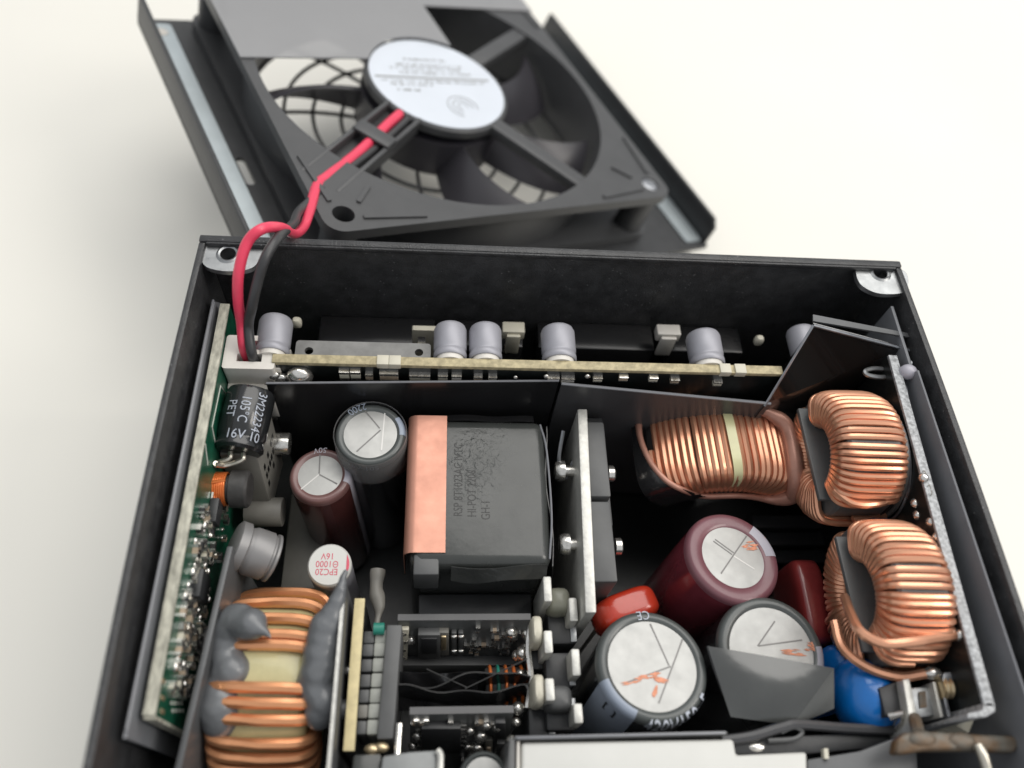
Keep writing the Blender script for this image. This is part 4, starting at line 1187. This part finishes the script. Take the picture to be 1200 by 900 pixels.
# ================================================================== RISER BOARD WITH FILM PARTS
zy = 46.0
ya, yb2 = at(422, 701, zy), at(409, 880, zy)
ris = thing('riser_board', 'upright board with a yellow cut edge and a column of seven pale parts', 'circuit board', ((ya[0] + yb2[0]) / 2, (ya[1] + yb2[1]) / 2, 7))
MB().hexa(ya - X * .8 - Z * .25, yb2 - ya, X * 1.5, -Z * 38).build('board', pcbk_m, ris)
MB().hexa(ya - X * .85, yb2 - ya, X * 1.6, -Z * .5).build('top_edge', fr4y_m, ris, bevel=.1)
for i, py in enumerate((746, 761, 779, 797, 815, 833, 852)):
    c = at(440 - (py - 745) * .09, py, 43)
    w0 = at(426 - (py - 745) * .09, py, 43); w1 = at(455 - (py - 745) * .09, py, 43)
    o = MB().box(w0[0], c[0] - .1, c[1] - .95, c[1] + .95, 30, 42.7).build('pale_part', mplast_m if i not in (5,) else greyp_m, ris, bevel=.25)
    MB().box(c[0] - .1, w1[0], c[1] - 1.05, c[1] + 1.05, 30, 43).build('end_cap', mat('pale_ceramic', (0.33, 0.34, 0.31), .45, var=.1, vs=500) if i == 0 else bpy.data.materials['pale_ceramic'], o, bevel=.3)
c = at(444, 737, 43.5); MB().lathe([(.95, -.8), (.95, .8), (.5, .9)], c, X, 16).build('teal_tip', mat('teal', (0.02, 0.2, 0.15), .4), ris)
c0_, c1_ = at(463, 732, 44), at(452, 866, 44)
MB().hexa(c0_ - X * 1.3, c1_ - c0_, X * 2.4, -Z * 25).build('dark_bar', mplast_m, ris, bevel=.25)
MB().tube(smooth_path([at(443, 668, 38), at(441, 690, 38), at(444, 712, 38), at(441, 734, 38)], 6), [1.3, 1.35, 1.3, 1.2, 1.1, 1.1, 1.1, 1.2, 1.3, 1.3, 1.2, 1.1, 1, .8, .6, .5, .5, .5, .5], 10).build('bent_lead', greyp_m, ris)
for px, py in ((447, 876), (436, 878), (410, 786)):
    MB().ball(at(px, py, 43), (1.2, .8, .8), n=10).build('solder_joint', brass_m if px != 410 else tin_m, ris)
MB().cyl(at(392, 832, 43), at(408, 832, 43), 1.5).build('grey_pin', plate_m, ris)


# ================================================================== CONTROL BOARDS (upright, facing the front)
def ctrl(label, px0, px1, py, z, hgt, lean=.22):
    A, Bq = at(px0, py, z), at(px1, py, z); Bq = V(Bq[0], A[1], z)
    dn = unit(V(0, -lean, -1)) * hgt
    o = thing('control_board', label, 'circuit board', (A + Bq) / 2 + dn)
    nrm = unit(np.cross(Bq - A, dn)); nrm = nrm if nrm[1] < 0 else -nrm
    MB().hexa(A, Bq - A, dn, -nrm * 1.2).build('board', mat('grey_mask', (0.095, 0.10, 0.10), .4, var=.15, vs=400) if 'grey_mask' not in bpy.data.materials else bpy.data.materials['grey_mask'], o)
    MB().hexa(A + V(0, .05, .02), Bq - A, -nrm * 1.1, Z * .25).build('top_edge', csheet_m, o)
    return o, A, nrm, unit(Bq - A), unit(dn)


o, A, nr_, ex, dn_ = ctrl('upright grey control board with a white pin row, in front of the transformer', 466, 622, 728, 40, 30)
def on_c(px, py): return onplane(px, py, A, nr_)
def ringdot(b, c, r1, r2): b.lathe([(r2, .05), (r2, .5), (r1, .5), (r1, .05)], c, nr_, 14, cap=False)
b = MB(); c0_, c1_ = on_c(473, 733), on_c(471, 779)
MB().hexa(c0_ - ex * .9, c1_ - c0_, ex * 1.8, nr_ * .8).build('pin_row', cream_m, o, bevel=.2)
for k in range(5): MB().lathe([(.6, .5), (.6, .9), (.3, .9), (.3, .6)], c0_ + (c1_ - c0_) * (k + .5) / 5, nr_, 12, cap=False).build('pin', tin_m, o)
def cframe(px0, px1, py0, py1, m_, nm, th=.8, bev=.15):
    p_ = [on_c(px0, py0), on_c(px1, py0), on_c(px1, py1), on_c(px0, py1)]
    return MB().prism(p_, nr_ * th).build(nm, m_, o, bevel=bev)
cframe(490, 516, 735, 763, mplast_m, 'sensor_case', 1.4)
cframe(494, 512, 738, 756, dplast_m, 'sensor_window', 1.6, 0.05)
cframe(514, 526, 735, 762, greyp_m, 'small_part', 1.0); cframe(517, 523, 738, 754, brass_m, 'small_part', 1.3)
for px in (532, 540):
    cframe(px - 3, px + 3, 737, 762, mplast_m, 'small_part', .8)
    for py in (741, 758): MB().ball(on_c(px, py) + nr_ * .6, .6, n=8).build('solder_joint', tin_m, o)
for px, py, r in ((502, 758, 1.0), (482, 747, .9), (514, 778, .7), (599, 738, 1.2), (556, 780, .6)):
    MB().ball(on_c(px, py) + nr_ * .4, r, n=10).build('solder_joint', tin_m, o)
for k in range(26):
    px, py = random.uniform(548, 612), random.uniform(735, 766)
    smd(o, on_c(px, py) + nr_ * .3, (random.choice((1.0, 1.4, 1.8)), .7, .6), [ex, dn_, nr_] if k % 2 else [dn_, ex, nr_], random.choice((beige_m, mplast_m, greyp_m)))
cframe(470, 612, 768, 780, mplast_m, 'ledge', 1.8)

# strip of crumpled black tape between the boards
o = thing('tape_strip', 'wavy strip of thin black tape between the two control boards', 'tape', at(545, 808, 30))
def ts(z0v, off, amp, ph):
    L0, L1 = at(458, 803 + off, z0v), at(622, 800 + off, z0v)
    def fn(u, v):
        p_ = L0 * (1 - u) + L1 * u
        return p_ + V(0, amp * sin(6 * u + ph) + .3 * sin(15 * u) - v * 1.5, .6 * sin(9 * u + ph) - v * 9)
    return MB().grid(fn, 40, 4), [fn(i / 40, 0) for i in range(41)]
for nm, zz, of, am, ph in (('front_tape', 41, 6, .5, 1.2), ('back_tape', 41, -6, 1.1, 3.5)):
    g, ed = ts(zz, of, am, ph); g.build(nm, dtape_m, o, solid=.12); MB().tube(ed, .1, 6).build('tape_edge', plain_edge_m, o)
MB().grid(lambda u, v: at(462 + 96 * u + 6 * v, 788 + 44 * v, 39 - 4.5 * v) + Z * (.5 * sin(9 * u + 4 * v) + .3 * sin(17 * u - 6 * v)), 30, 12).build('film', film_m, o, solid=.12)
MB().tube([at(545, 807, 41), at(618, 772, 43)], .1, 6).build('tape_edge', plain_edge_m, o)
MB().tube([at(500, 784, 41), at(548, 806, 41)], .1, 6).build('tape_edge', plain_edge_m, o)
c = at(592, 805, 33)
o = thing('striped_inductor', 'small dark inductor with orange and green stripes under the black tape', 'inductor', c - Z * 6)
MB().lathe([(2.8, -3.4), (3.1, -3), (3.1, 3), (2.8, 3.4)], c, X, 28, hint=Y).build('core', ferrite_m, o, bevel=0)
for k, m_ in zip(range(5), (orange_m, 'g', orange_m, orange_m, orange_m)):
    t_ = [c + V(-2.6 + k * 1.3, 3.25 * cos(a), 3.25 * sin(a)) for a in np.linspace(0, 2 * PI, 24, endpoint=False)]
    MB().tube(t_, .3, 6, closed=True).build('stripe_turn', orange_m if m_ != 'g' else bpy.data.materials['teal'], o)

o, A, nr_, ex, dn_ = ctrl('upright dark control board with a square chip, nearest the front edge', 480, 602, 838, 42, 32)
p_ = cframe(494, 540, 845, 874, dplast_m, 'chip', 1.2)
b = MB()
for k in range(6):
    for px in (491, 543):
        b.cbox(on_c(px, 848 + k * 4.6) + nr_ * .3, (1.0, .35, .3), [ex, dn_, nr_])
b.build('pins', tin_m, o)
for px, py in ((551, 852), (563, 858), (559, 872), (548, 871), (570, 846), (582, 848), (484, 870), (489, 858), (598, 868)):
    MB().ball(on_c(px, py) + nr_ * .5, (1.2 if px in (563, 559) else .8), n=10).build('solder_joint', tin_m, o)
cframe(568, 577, 862, 884, greyp_m, 'small_part', .8); cframe(570, 575, 869, 880, beige_m, 'small_part', 1.1)
cframe(580, 592, 840, 858, dplast_m, 'small_part', 1.0); cframe(582, 592, 866, 888, mplast_m, 'small_part', .8)
for k in range(22):
    px, py = random.uniform(484, 604), random.choice((random.uniform(842, 846), random.uniform(876, 892)))
    smd(o, on_c(px, py) + nr_ * .3, (random.choice((1.0, 1.4, 1.8)), .7, .6), [ex, dn_, nr_] if k % 2 else [dn_, ex, nr_], random.choice((beige_m, mplast_m, greyp_m)))
b = MB(); A2, B2 = at(468, 848, 44), at(465, 890, 44)
MB().tube([A2, (A2 + B2) / 2, B2], .5, 8).build('wire', tin_m, o)

# ================================================================== FRONT EDGE PARTS
zf = 50
front = thing('framed_module', 'flat pale topped module in a black plastic frame at the front edge', 'module', at(740, 900, 30))
P_ = [at(611, 870, zf), at(860, 866, zf), at(863, 885, zf), at(946, 881, zf), at(947, 960, zf), at(611, 960, zf)]
MB().prism(P_, -Z * 16).build('pale_top', label_m, front, bevel=.5, seg=3)
# frame walls
a0_, a1_ = at(598, 864, zf + .5), at(853, 857, zf + .5)
MB().prism([a0_, a1_, at(853, 861, zf + .5), at(602, 868, zf + .5)], -Z * 16).build('frame_back', mplast_m, front, bevel=.2)
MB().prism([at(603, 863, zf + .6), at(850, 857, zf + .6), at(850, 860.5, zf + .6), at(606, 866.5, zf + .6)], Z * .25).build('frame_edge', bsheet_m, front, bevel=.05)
MB().prism([at(597, 864, zf + .4), at(604, 866, zf + .4), at(603, 960, zf + .4), at(590, 960, zf + .4)], -Z * 16).build('frame_side', mplast_m, front, bevel=.2)
MB().prism([at(606, 869, zf), at(609, 869, zf), at(609, 960, zf), at(605, 960, zf)], -Z * 16).build('inner_liner', whitep_m, front)
MB().ball(at(884, 876, 46), (2.2, 1.3, 1.2), n=12).build('screw_head', tin_m, front)

tray = thing('tray_strip', 'black plastic strip with a rolled edge running to the terminal block', 'plastic strip', at(950, 870, 34))
e0, e1_, e2_, e3_ = at(850, 864, 48), at(930, 850, 48), at(1040, 852, 48), at(1058, 858, 48)
MB().prism([at(852, 866, 47), at(1050, 856, 47), at(1050, 874, 47), at(946, 884, 47), at(860, 884, 47)], -Z * 3).build('strip', dplast_m, tray, bevel=.3)
MB().tube(smooth_path([at(845, 868, 47.5), at(880, 863, 48), at(918, 852, 48), at(936, 849, 48), at(990, 853, 48), at(1055, 856, 48)], 6), .75, 8).build('rolled_edge', csheet_m, tray)
MB().tube(smooth_path([at(915, 858, 48), at(930, 852, 48.2), at(940, 858, 48), at(930, 866, 48), at(900, 868, 48)], 6), .35, 6).build('curled_end', mplast_m, tray)
MB().prism([at(946, 890, 49), at(1008, 880, 50), at(1056, 862, 51), at(1075, 880, 51), at(1080, 960, 50), at(946, 960, 49)], -Z * 2).build('grey_plate', plate_m, tray, bevel=.3)
MB().prism([at(962, 878, 49), at(967, 878, 49), at(968, 890, 49), at(963, 890, 49)], Z * 1).build('pale_nib', cream_m, tray)

o = thing('grey_cover', 'folded grey plastic cover with a pale top at the front edge', 'cover', at(490, 900, 30))
MB().prism([at(448, 886, 48), at(480, 881, 48), at(512, 879, 48), at(513, 960, 48), at(440, 960, 48)], -Z * 8).build('top', mat('cover_top', (.22, .23, .23), .35, var=.1, vs=200), o, bevel=.4)
MB().tube(smooth_path([at(512, 879, 48.3), at(516, 886, 48.3), at(515, 910, 48.3)], 5), .5, 8).build('bright_corner', steel_m, o)
MB().prism([at(414, 884, 46), at(447, 883, 46), at(446, 960, 46), at(405, 960, 46)], -Z * 8).build('dark_flap', tape_m, o, bevel=.4)
T = at(567, 912, 44)
cap_up('small black capacitor with a white top, cut by the front edge of the picture', T, 3.7, V(T[0], T[1], 8), blacks_m, blacklit_m, 2.95)

# ================================================================== FAN LID
FC = V(39.419, 74.903, 38.442)
az, ay = 0.446868, 0.275118
FX = V(cos(az) * cos(ay), sin(az) * cos(ay), -sin(ay)); FY = V(-sin(az), cos(az), 0); FN = np.cross(FX, FY)
def F3(x, y, n): return FC + FX * x + FY * y + FN * n


lid = thing('metal_cover', 'black steel lid with a round fan grille, leaning behind the case', 'lid', F3(4, -2, -17))
lx0, lx1, ly0, ly1 = -58, 66, -51, 47
b = MB()
shape2d(b, [rrect(lx0, lx1, ly0, ly1, .5), circ(0, 0, 43.2, 64), rrect(-50.2, -48.2, -14, -5, .9)], -17, -16, F3)
b.build('plate', lid_m, lid)
for x_, sg in ((lx0, 1), (lx1, -1)):
    pts = [F3(x_, ly0 + 1, -16), F3(x_, ly1, -16), F3(x_, ly1 - 1.5, -8.3), F3(x_, ly0 + 3, -8.3), F3(x_, ly0 + 1, -10.5)]
    MB().prism(pts, FX * sg * 1.0).build('side_lip', lid_m, lid, bevel=.25)
    b = MB(); xs = sorted((x_ + sg * 1.3, x_ + sg * 7.2))
    shape2d(b, [rrect(xs[0], xs[1], ly0 + 2, ly1 - 2.5, 1.0), circ(sum(xs) / 2, ly1 - 6, 1.5, 16)], -15.95, -15.5, F3)
    b.build('zinc_strip', zincb_m, lid)
    MB().lathe([(1.45, -15.9), (1.45, -15.4), (.01, -15.3)], FC + FX * (sum(xs) / 2) + FY * (ly1 - 6), FN, 16).build('hole_filler', whitep_m, lid)  # white plug added where the table would show through the hole
for r_ in (14, 21, 28, 35):
    pts = [F3(r_ * cos(a), r_ * sin(a), -16.5) for a in np.linspace(0, 2 * PI, 72, endpoint=False)]
    MB().tube(pts, .5, 6, closed=True).build('grille_ring', lid_m, lid)
for k in range(8):
    pts = []
    for i in range(14):
        r_ = 9 + 34.4 * i / 13; a = rad(45 * k + 12) + .010 * (r_ - 9); pts.append(F3(r_ * cos(a), r_ * sin(a), -16.5))
    MB().tube(pts, .5, 6).build('grille_spoke', lid_m, lid)
MB().lathe([(9.6, -17), (9.6, -16)], FC, FN, 40).build('grille_hub', lid_m, lid)

fan = thing('cooling_fan', 'grey black cooling fan with a round silver label, screwed inside the lid', 'fan', F3(0, 0, -16))
hs_ = 41.25
loops = [rrect(-46, 46, -46, 46, 4.0, 6), circ(0, 0, 43.6, 72)]
MBf = MB(); shape2d(MBf, [loops[0], loops[1]] + [circ(sx_ * hs_, sy_ * hs_, 2.3, 18) for sx_ in (-1, 1) for sy_ in (-1, 1)], -2.4, 0, F3)
MBf.build('front_flange', fan_m, fan)
MBf = MB(); shape2d(MBf, [loops[0], loops[1]] + [circ(sx_ * hs_, sy_ * hs_, 2.3, 18) for sx_ in (-1, 1) for sy_ in (-1, 1)], -15.8, -13.2, F3)
MBf.build('rear_flange', fan_m, fan)
MB().lathe([(43.6, -13.2), (43.6, -2.4), (45.0, -2.4), (45.0, -13.2)], FC, FN, 72, cap=False).build('duct', fan_m, fan)
for sx_ in (-1, 1):
    for sy_ in (-1, 1):
        MB().lathe([(2.32, -13.2), (2.32, -2.4), (3.8, -2.4), (3.8, -13.2)], FC + FX * sx_ * hs_ + FY * sy_ * hs_, FN, 20, cap=False).build('screw_post', fan_m, fan)
        # raised ribs framing the corner pockets
        a0 = math.atan2(sy_, sx_)
        b = MB()
        for dx, dy, l_, ang in ((0, -9, 15, 0), (-9, 0, 15, 90)):
            c_ = (sx_ * (hs_ + dx), sy_ * (hs_ + dy))
            p0_ = (sx_ * (hs_ - 3.6), sy_ * (hs_ + 2.4)); 
        for (xa, ya_, xb_, yb_) in ((37.6, 42.8, 24, 44.2), (42.8, 37.6, 44.2, 24), (37, 38.6, 33, 34.4)):
            A3, B3 = F3(sx_ * xa, sy_ * ya_, .0), F3(sx_ * xb_, sy_ * yb_, .0)
            d_ = unit(B3 - A3); b.cbox((A3 + B3) / 2 + FN * .2, (np.linalg.norm(B3 - A3), .9, .5), [d_, np.cross(FN, d_), FN])
        b.build('corner_rib', fan_m, fan)
# screws on the right hand corner
MB().lathe([(2.1, -1), (2.1, -.2), (1.4, .1), (.01, .1)], FC + FX * hs_ - FY * hs_, FN, 20).build('screw', dsteel_m, fan)
# struts
def strut(ang, r0_, r1_, w_, n0=-3.2, n1=-.4):
    d_ = FX * cos(rad(ang)) + FY * sin(rad(ang)); e_ = np.cross(FN, d_)
    return MB().hexa(FC + d_ * r0_ - e_ * w_ / 2 + FN * n0, d_ * (r1_ - r0_), e_ * w_, FN * (n1 - n0)), d_, e_
for ang in (-60, 31, 120):
    b, _, _ = strut(ang, 16, 45.0, 4.6); b.build('strut', fan_m, fan, bevel=.5)
b, d_, e_ = strut(-143.5, 16, 52, 9.0, -4.2, -2.4); st_ = b.build('cable_strut', fan_m, fan, bevel=.2)
for k in (-1, 1):
    MB().hexa(FC + d_ * 17 + e_ * (k * 4.2 - .5) - FN * 2.4, d_ * 36, e_ * 1.0, FN * 2.5).build('channel_wall', fan_m, st_, bevel=.2)
MB().hexa(FC + d_ * 29 - e_ * 4.6 - FN * .2, d_ * 4.2, e_ * 9.2, FN * .9).build('cable_clip', fan_m, st_, bevel=.3)
MB().lathe([(18.2, -2.6), (18.2, -.9), (17.8, -.5), (.01, -.5)], FC, FN, 56).build('hub_plate', fan_m, fan)
lb_ = MB().lathe([(17.2, -.5), (17.2, -.32), (.01, -.32)], FC, FN, 56).build('round_label', flabel_m, fan)
b = MB()
def onl(x, y): return F3(x, y, -.28)
# print band, small print rows and the ring mark (mirrored away from the viewer, as on the real label)
def up(x, y):        # text axes: right in picture is +x turned a little
    a = rad(-4); return onl(x * cos(a) - y * sin(a), x * sin(a) + y * cos(a))
def bar(x0_, x1q, y_, h_): b.add([up(x0_, y_ - h_ / 2), up(x1q, y_ - h_ / 2), up(x1q, y_ + h_ / 2), up(x0_, y_ + h_ / 2)], [(0, 1, 2, 3)])
bar(-16, 15, 1.6, .6)
for yy, x0_, x1q in ((8.9, -6, 5), (6.6, -9, 9), (5.2, -11, 8), (3.6, -9, 10), (.2, -15, 13), (-1.2, -13, -2), (-3.4, -12, -6)):
    xx = x0_
    while xx < x1q:
        l_ = random.choice((.25, .3, .5, .6)); bar(xx, xx + l_, yy + random.uniform(-.12, .12), random.choice((.5, .75, .9))); xx += l_ + random.choice((.25, .3, .35, .9))
b.build('label_print', greyink_m, lb_)
for r_ in (1.3, 2.6, 3.9):
    c_ = (2.5, -9.3); pts = [F3(c_[0] + r_ * cos(a), c_[1] + r_ * sin(a), -.3) for a in np.linspace(rad(-20), rad(250), 28)]
    MB().tube(pts, .1, 5).build('ring_mark', greyink_m, lb_)
# rotor
rot_ = MB().lathe([(17.5, -14.5), (18.2, -14), (18.2, -5)], FC, FN, 48).build('rotor_hub', blade_m, fan)
for k in range(7):
    base_a = rad(360 / 7 * k + 4)
    def bl(u, v, base_a=base_a):
        r_ = 17.8 + 24.6 * u; sw = rad(14) + rad(4) * u
        a = base_a + (v - .5) * sw + .22 * u * u; n = -13.6 + 8.8 * v + .9 * sin(PI * v)
        return F3(r_ * cos(a), r_ * sin(a), n)
    MB().grid(bl, 10, 10).build('blade', blade_m, fan, solid=.9)

# clear deflector sheet
arc = [(17.4 * cos(a), 17.4 * sin(a)) for a in np.linspace(rad(152), rad(54), 14)]
outl = [(-46, 8.4), (-15.4, 8.4)] + arc + [(10.4, 17), (10.4, 31.7), (46.2, 31.7), (46.2, 49), (-46, 49)]
b = MB(); shape2d(b, [outl], .15, .5, F3)
o = b.build('air_deflector', plastsheet, base=F3(0, 28, 0)); tag(o, 'clear plastic sheet with its reflection painted grey, covering the far part of the fan', 'plastic sheet')

# ================================================================== FAN LEADS
def ch(r_, off, n): return FC + d_ * r_ + e_ * off + FN * n
red = [ch(18, -.6, -1.2), ch(24, -.4, -1.0), ch(31, 0, -.9), ch(40, .2, -1.0), ch(50, 0, -.8), ch(54, .2, -.6)]
red += [at(362, 250, 52), at(356, 266, 54), at(345, 274, 60), at(330, 267, 68), at(308, 268, 72), at(290, 284, 71), at(280, 318, 68), at(279, 350, 64), at(283, 380, 59), CONN + V(-.9, .3, 1), CONN + V(-.9, .3, -4)]
o = MB().tube(smooth_path(red, 8), [1.15 if i < 40 else max(.88, 1.15 - .02 * (i - 40)) for i in range(8 * (len(red) - 1) + 1)], 12).build('fan_lead', redwire_m, base=red[8]); tag(o, 'red insulated wire looping from the fan hub to the white connector', 'wire')
blk = [ch(18, 1.6, -2.2 + .8), ch(31, 1.9, -1.3), ch(44, 1.6, -1.2), ch(52, 1.6, -1.0)]
blk += [at(352, 246, 53), at(344, 262, 60), at(328, 276, 69), at(312, 300, 70), at(302, 330, 67), at(295, 360, 63), at(291, 382, 59), CONN + V(.6, -.9, 1), CONN + V(.6, -.9, -4)]
o = MB().tube(smooth_path(blk, 8), .85, 12).build('fan_lead', blackwire_m, base=blk[6]); tag(o, 'black insulated wire running beside the red one to the white connector', 'wire')

for o in SC.objects:
    if o.parent is None and o.type in ('MESH', 'EMPTY') and 'label' not in o and 'kind' not in o: print('UNTAGGED', o.name)
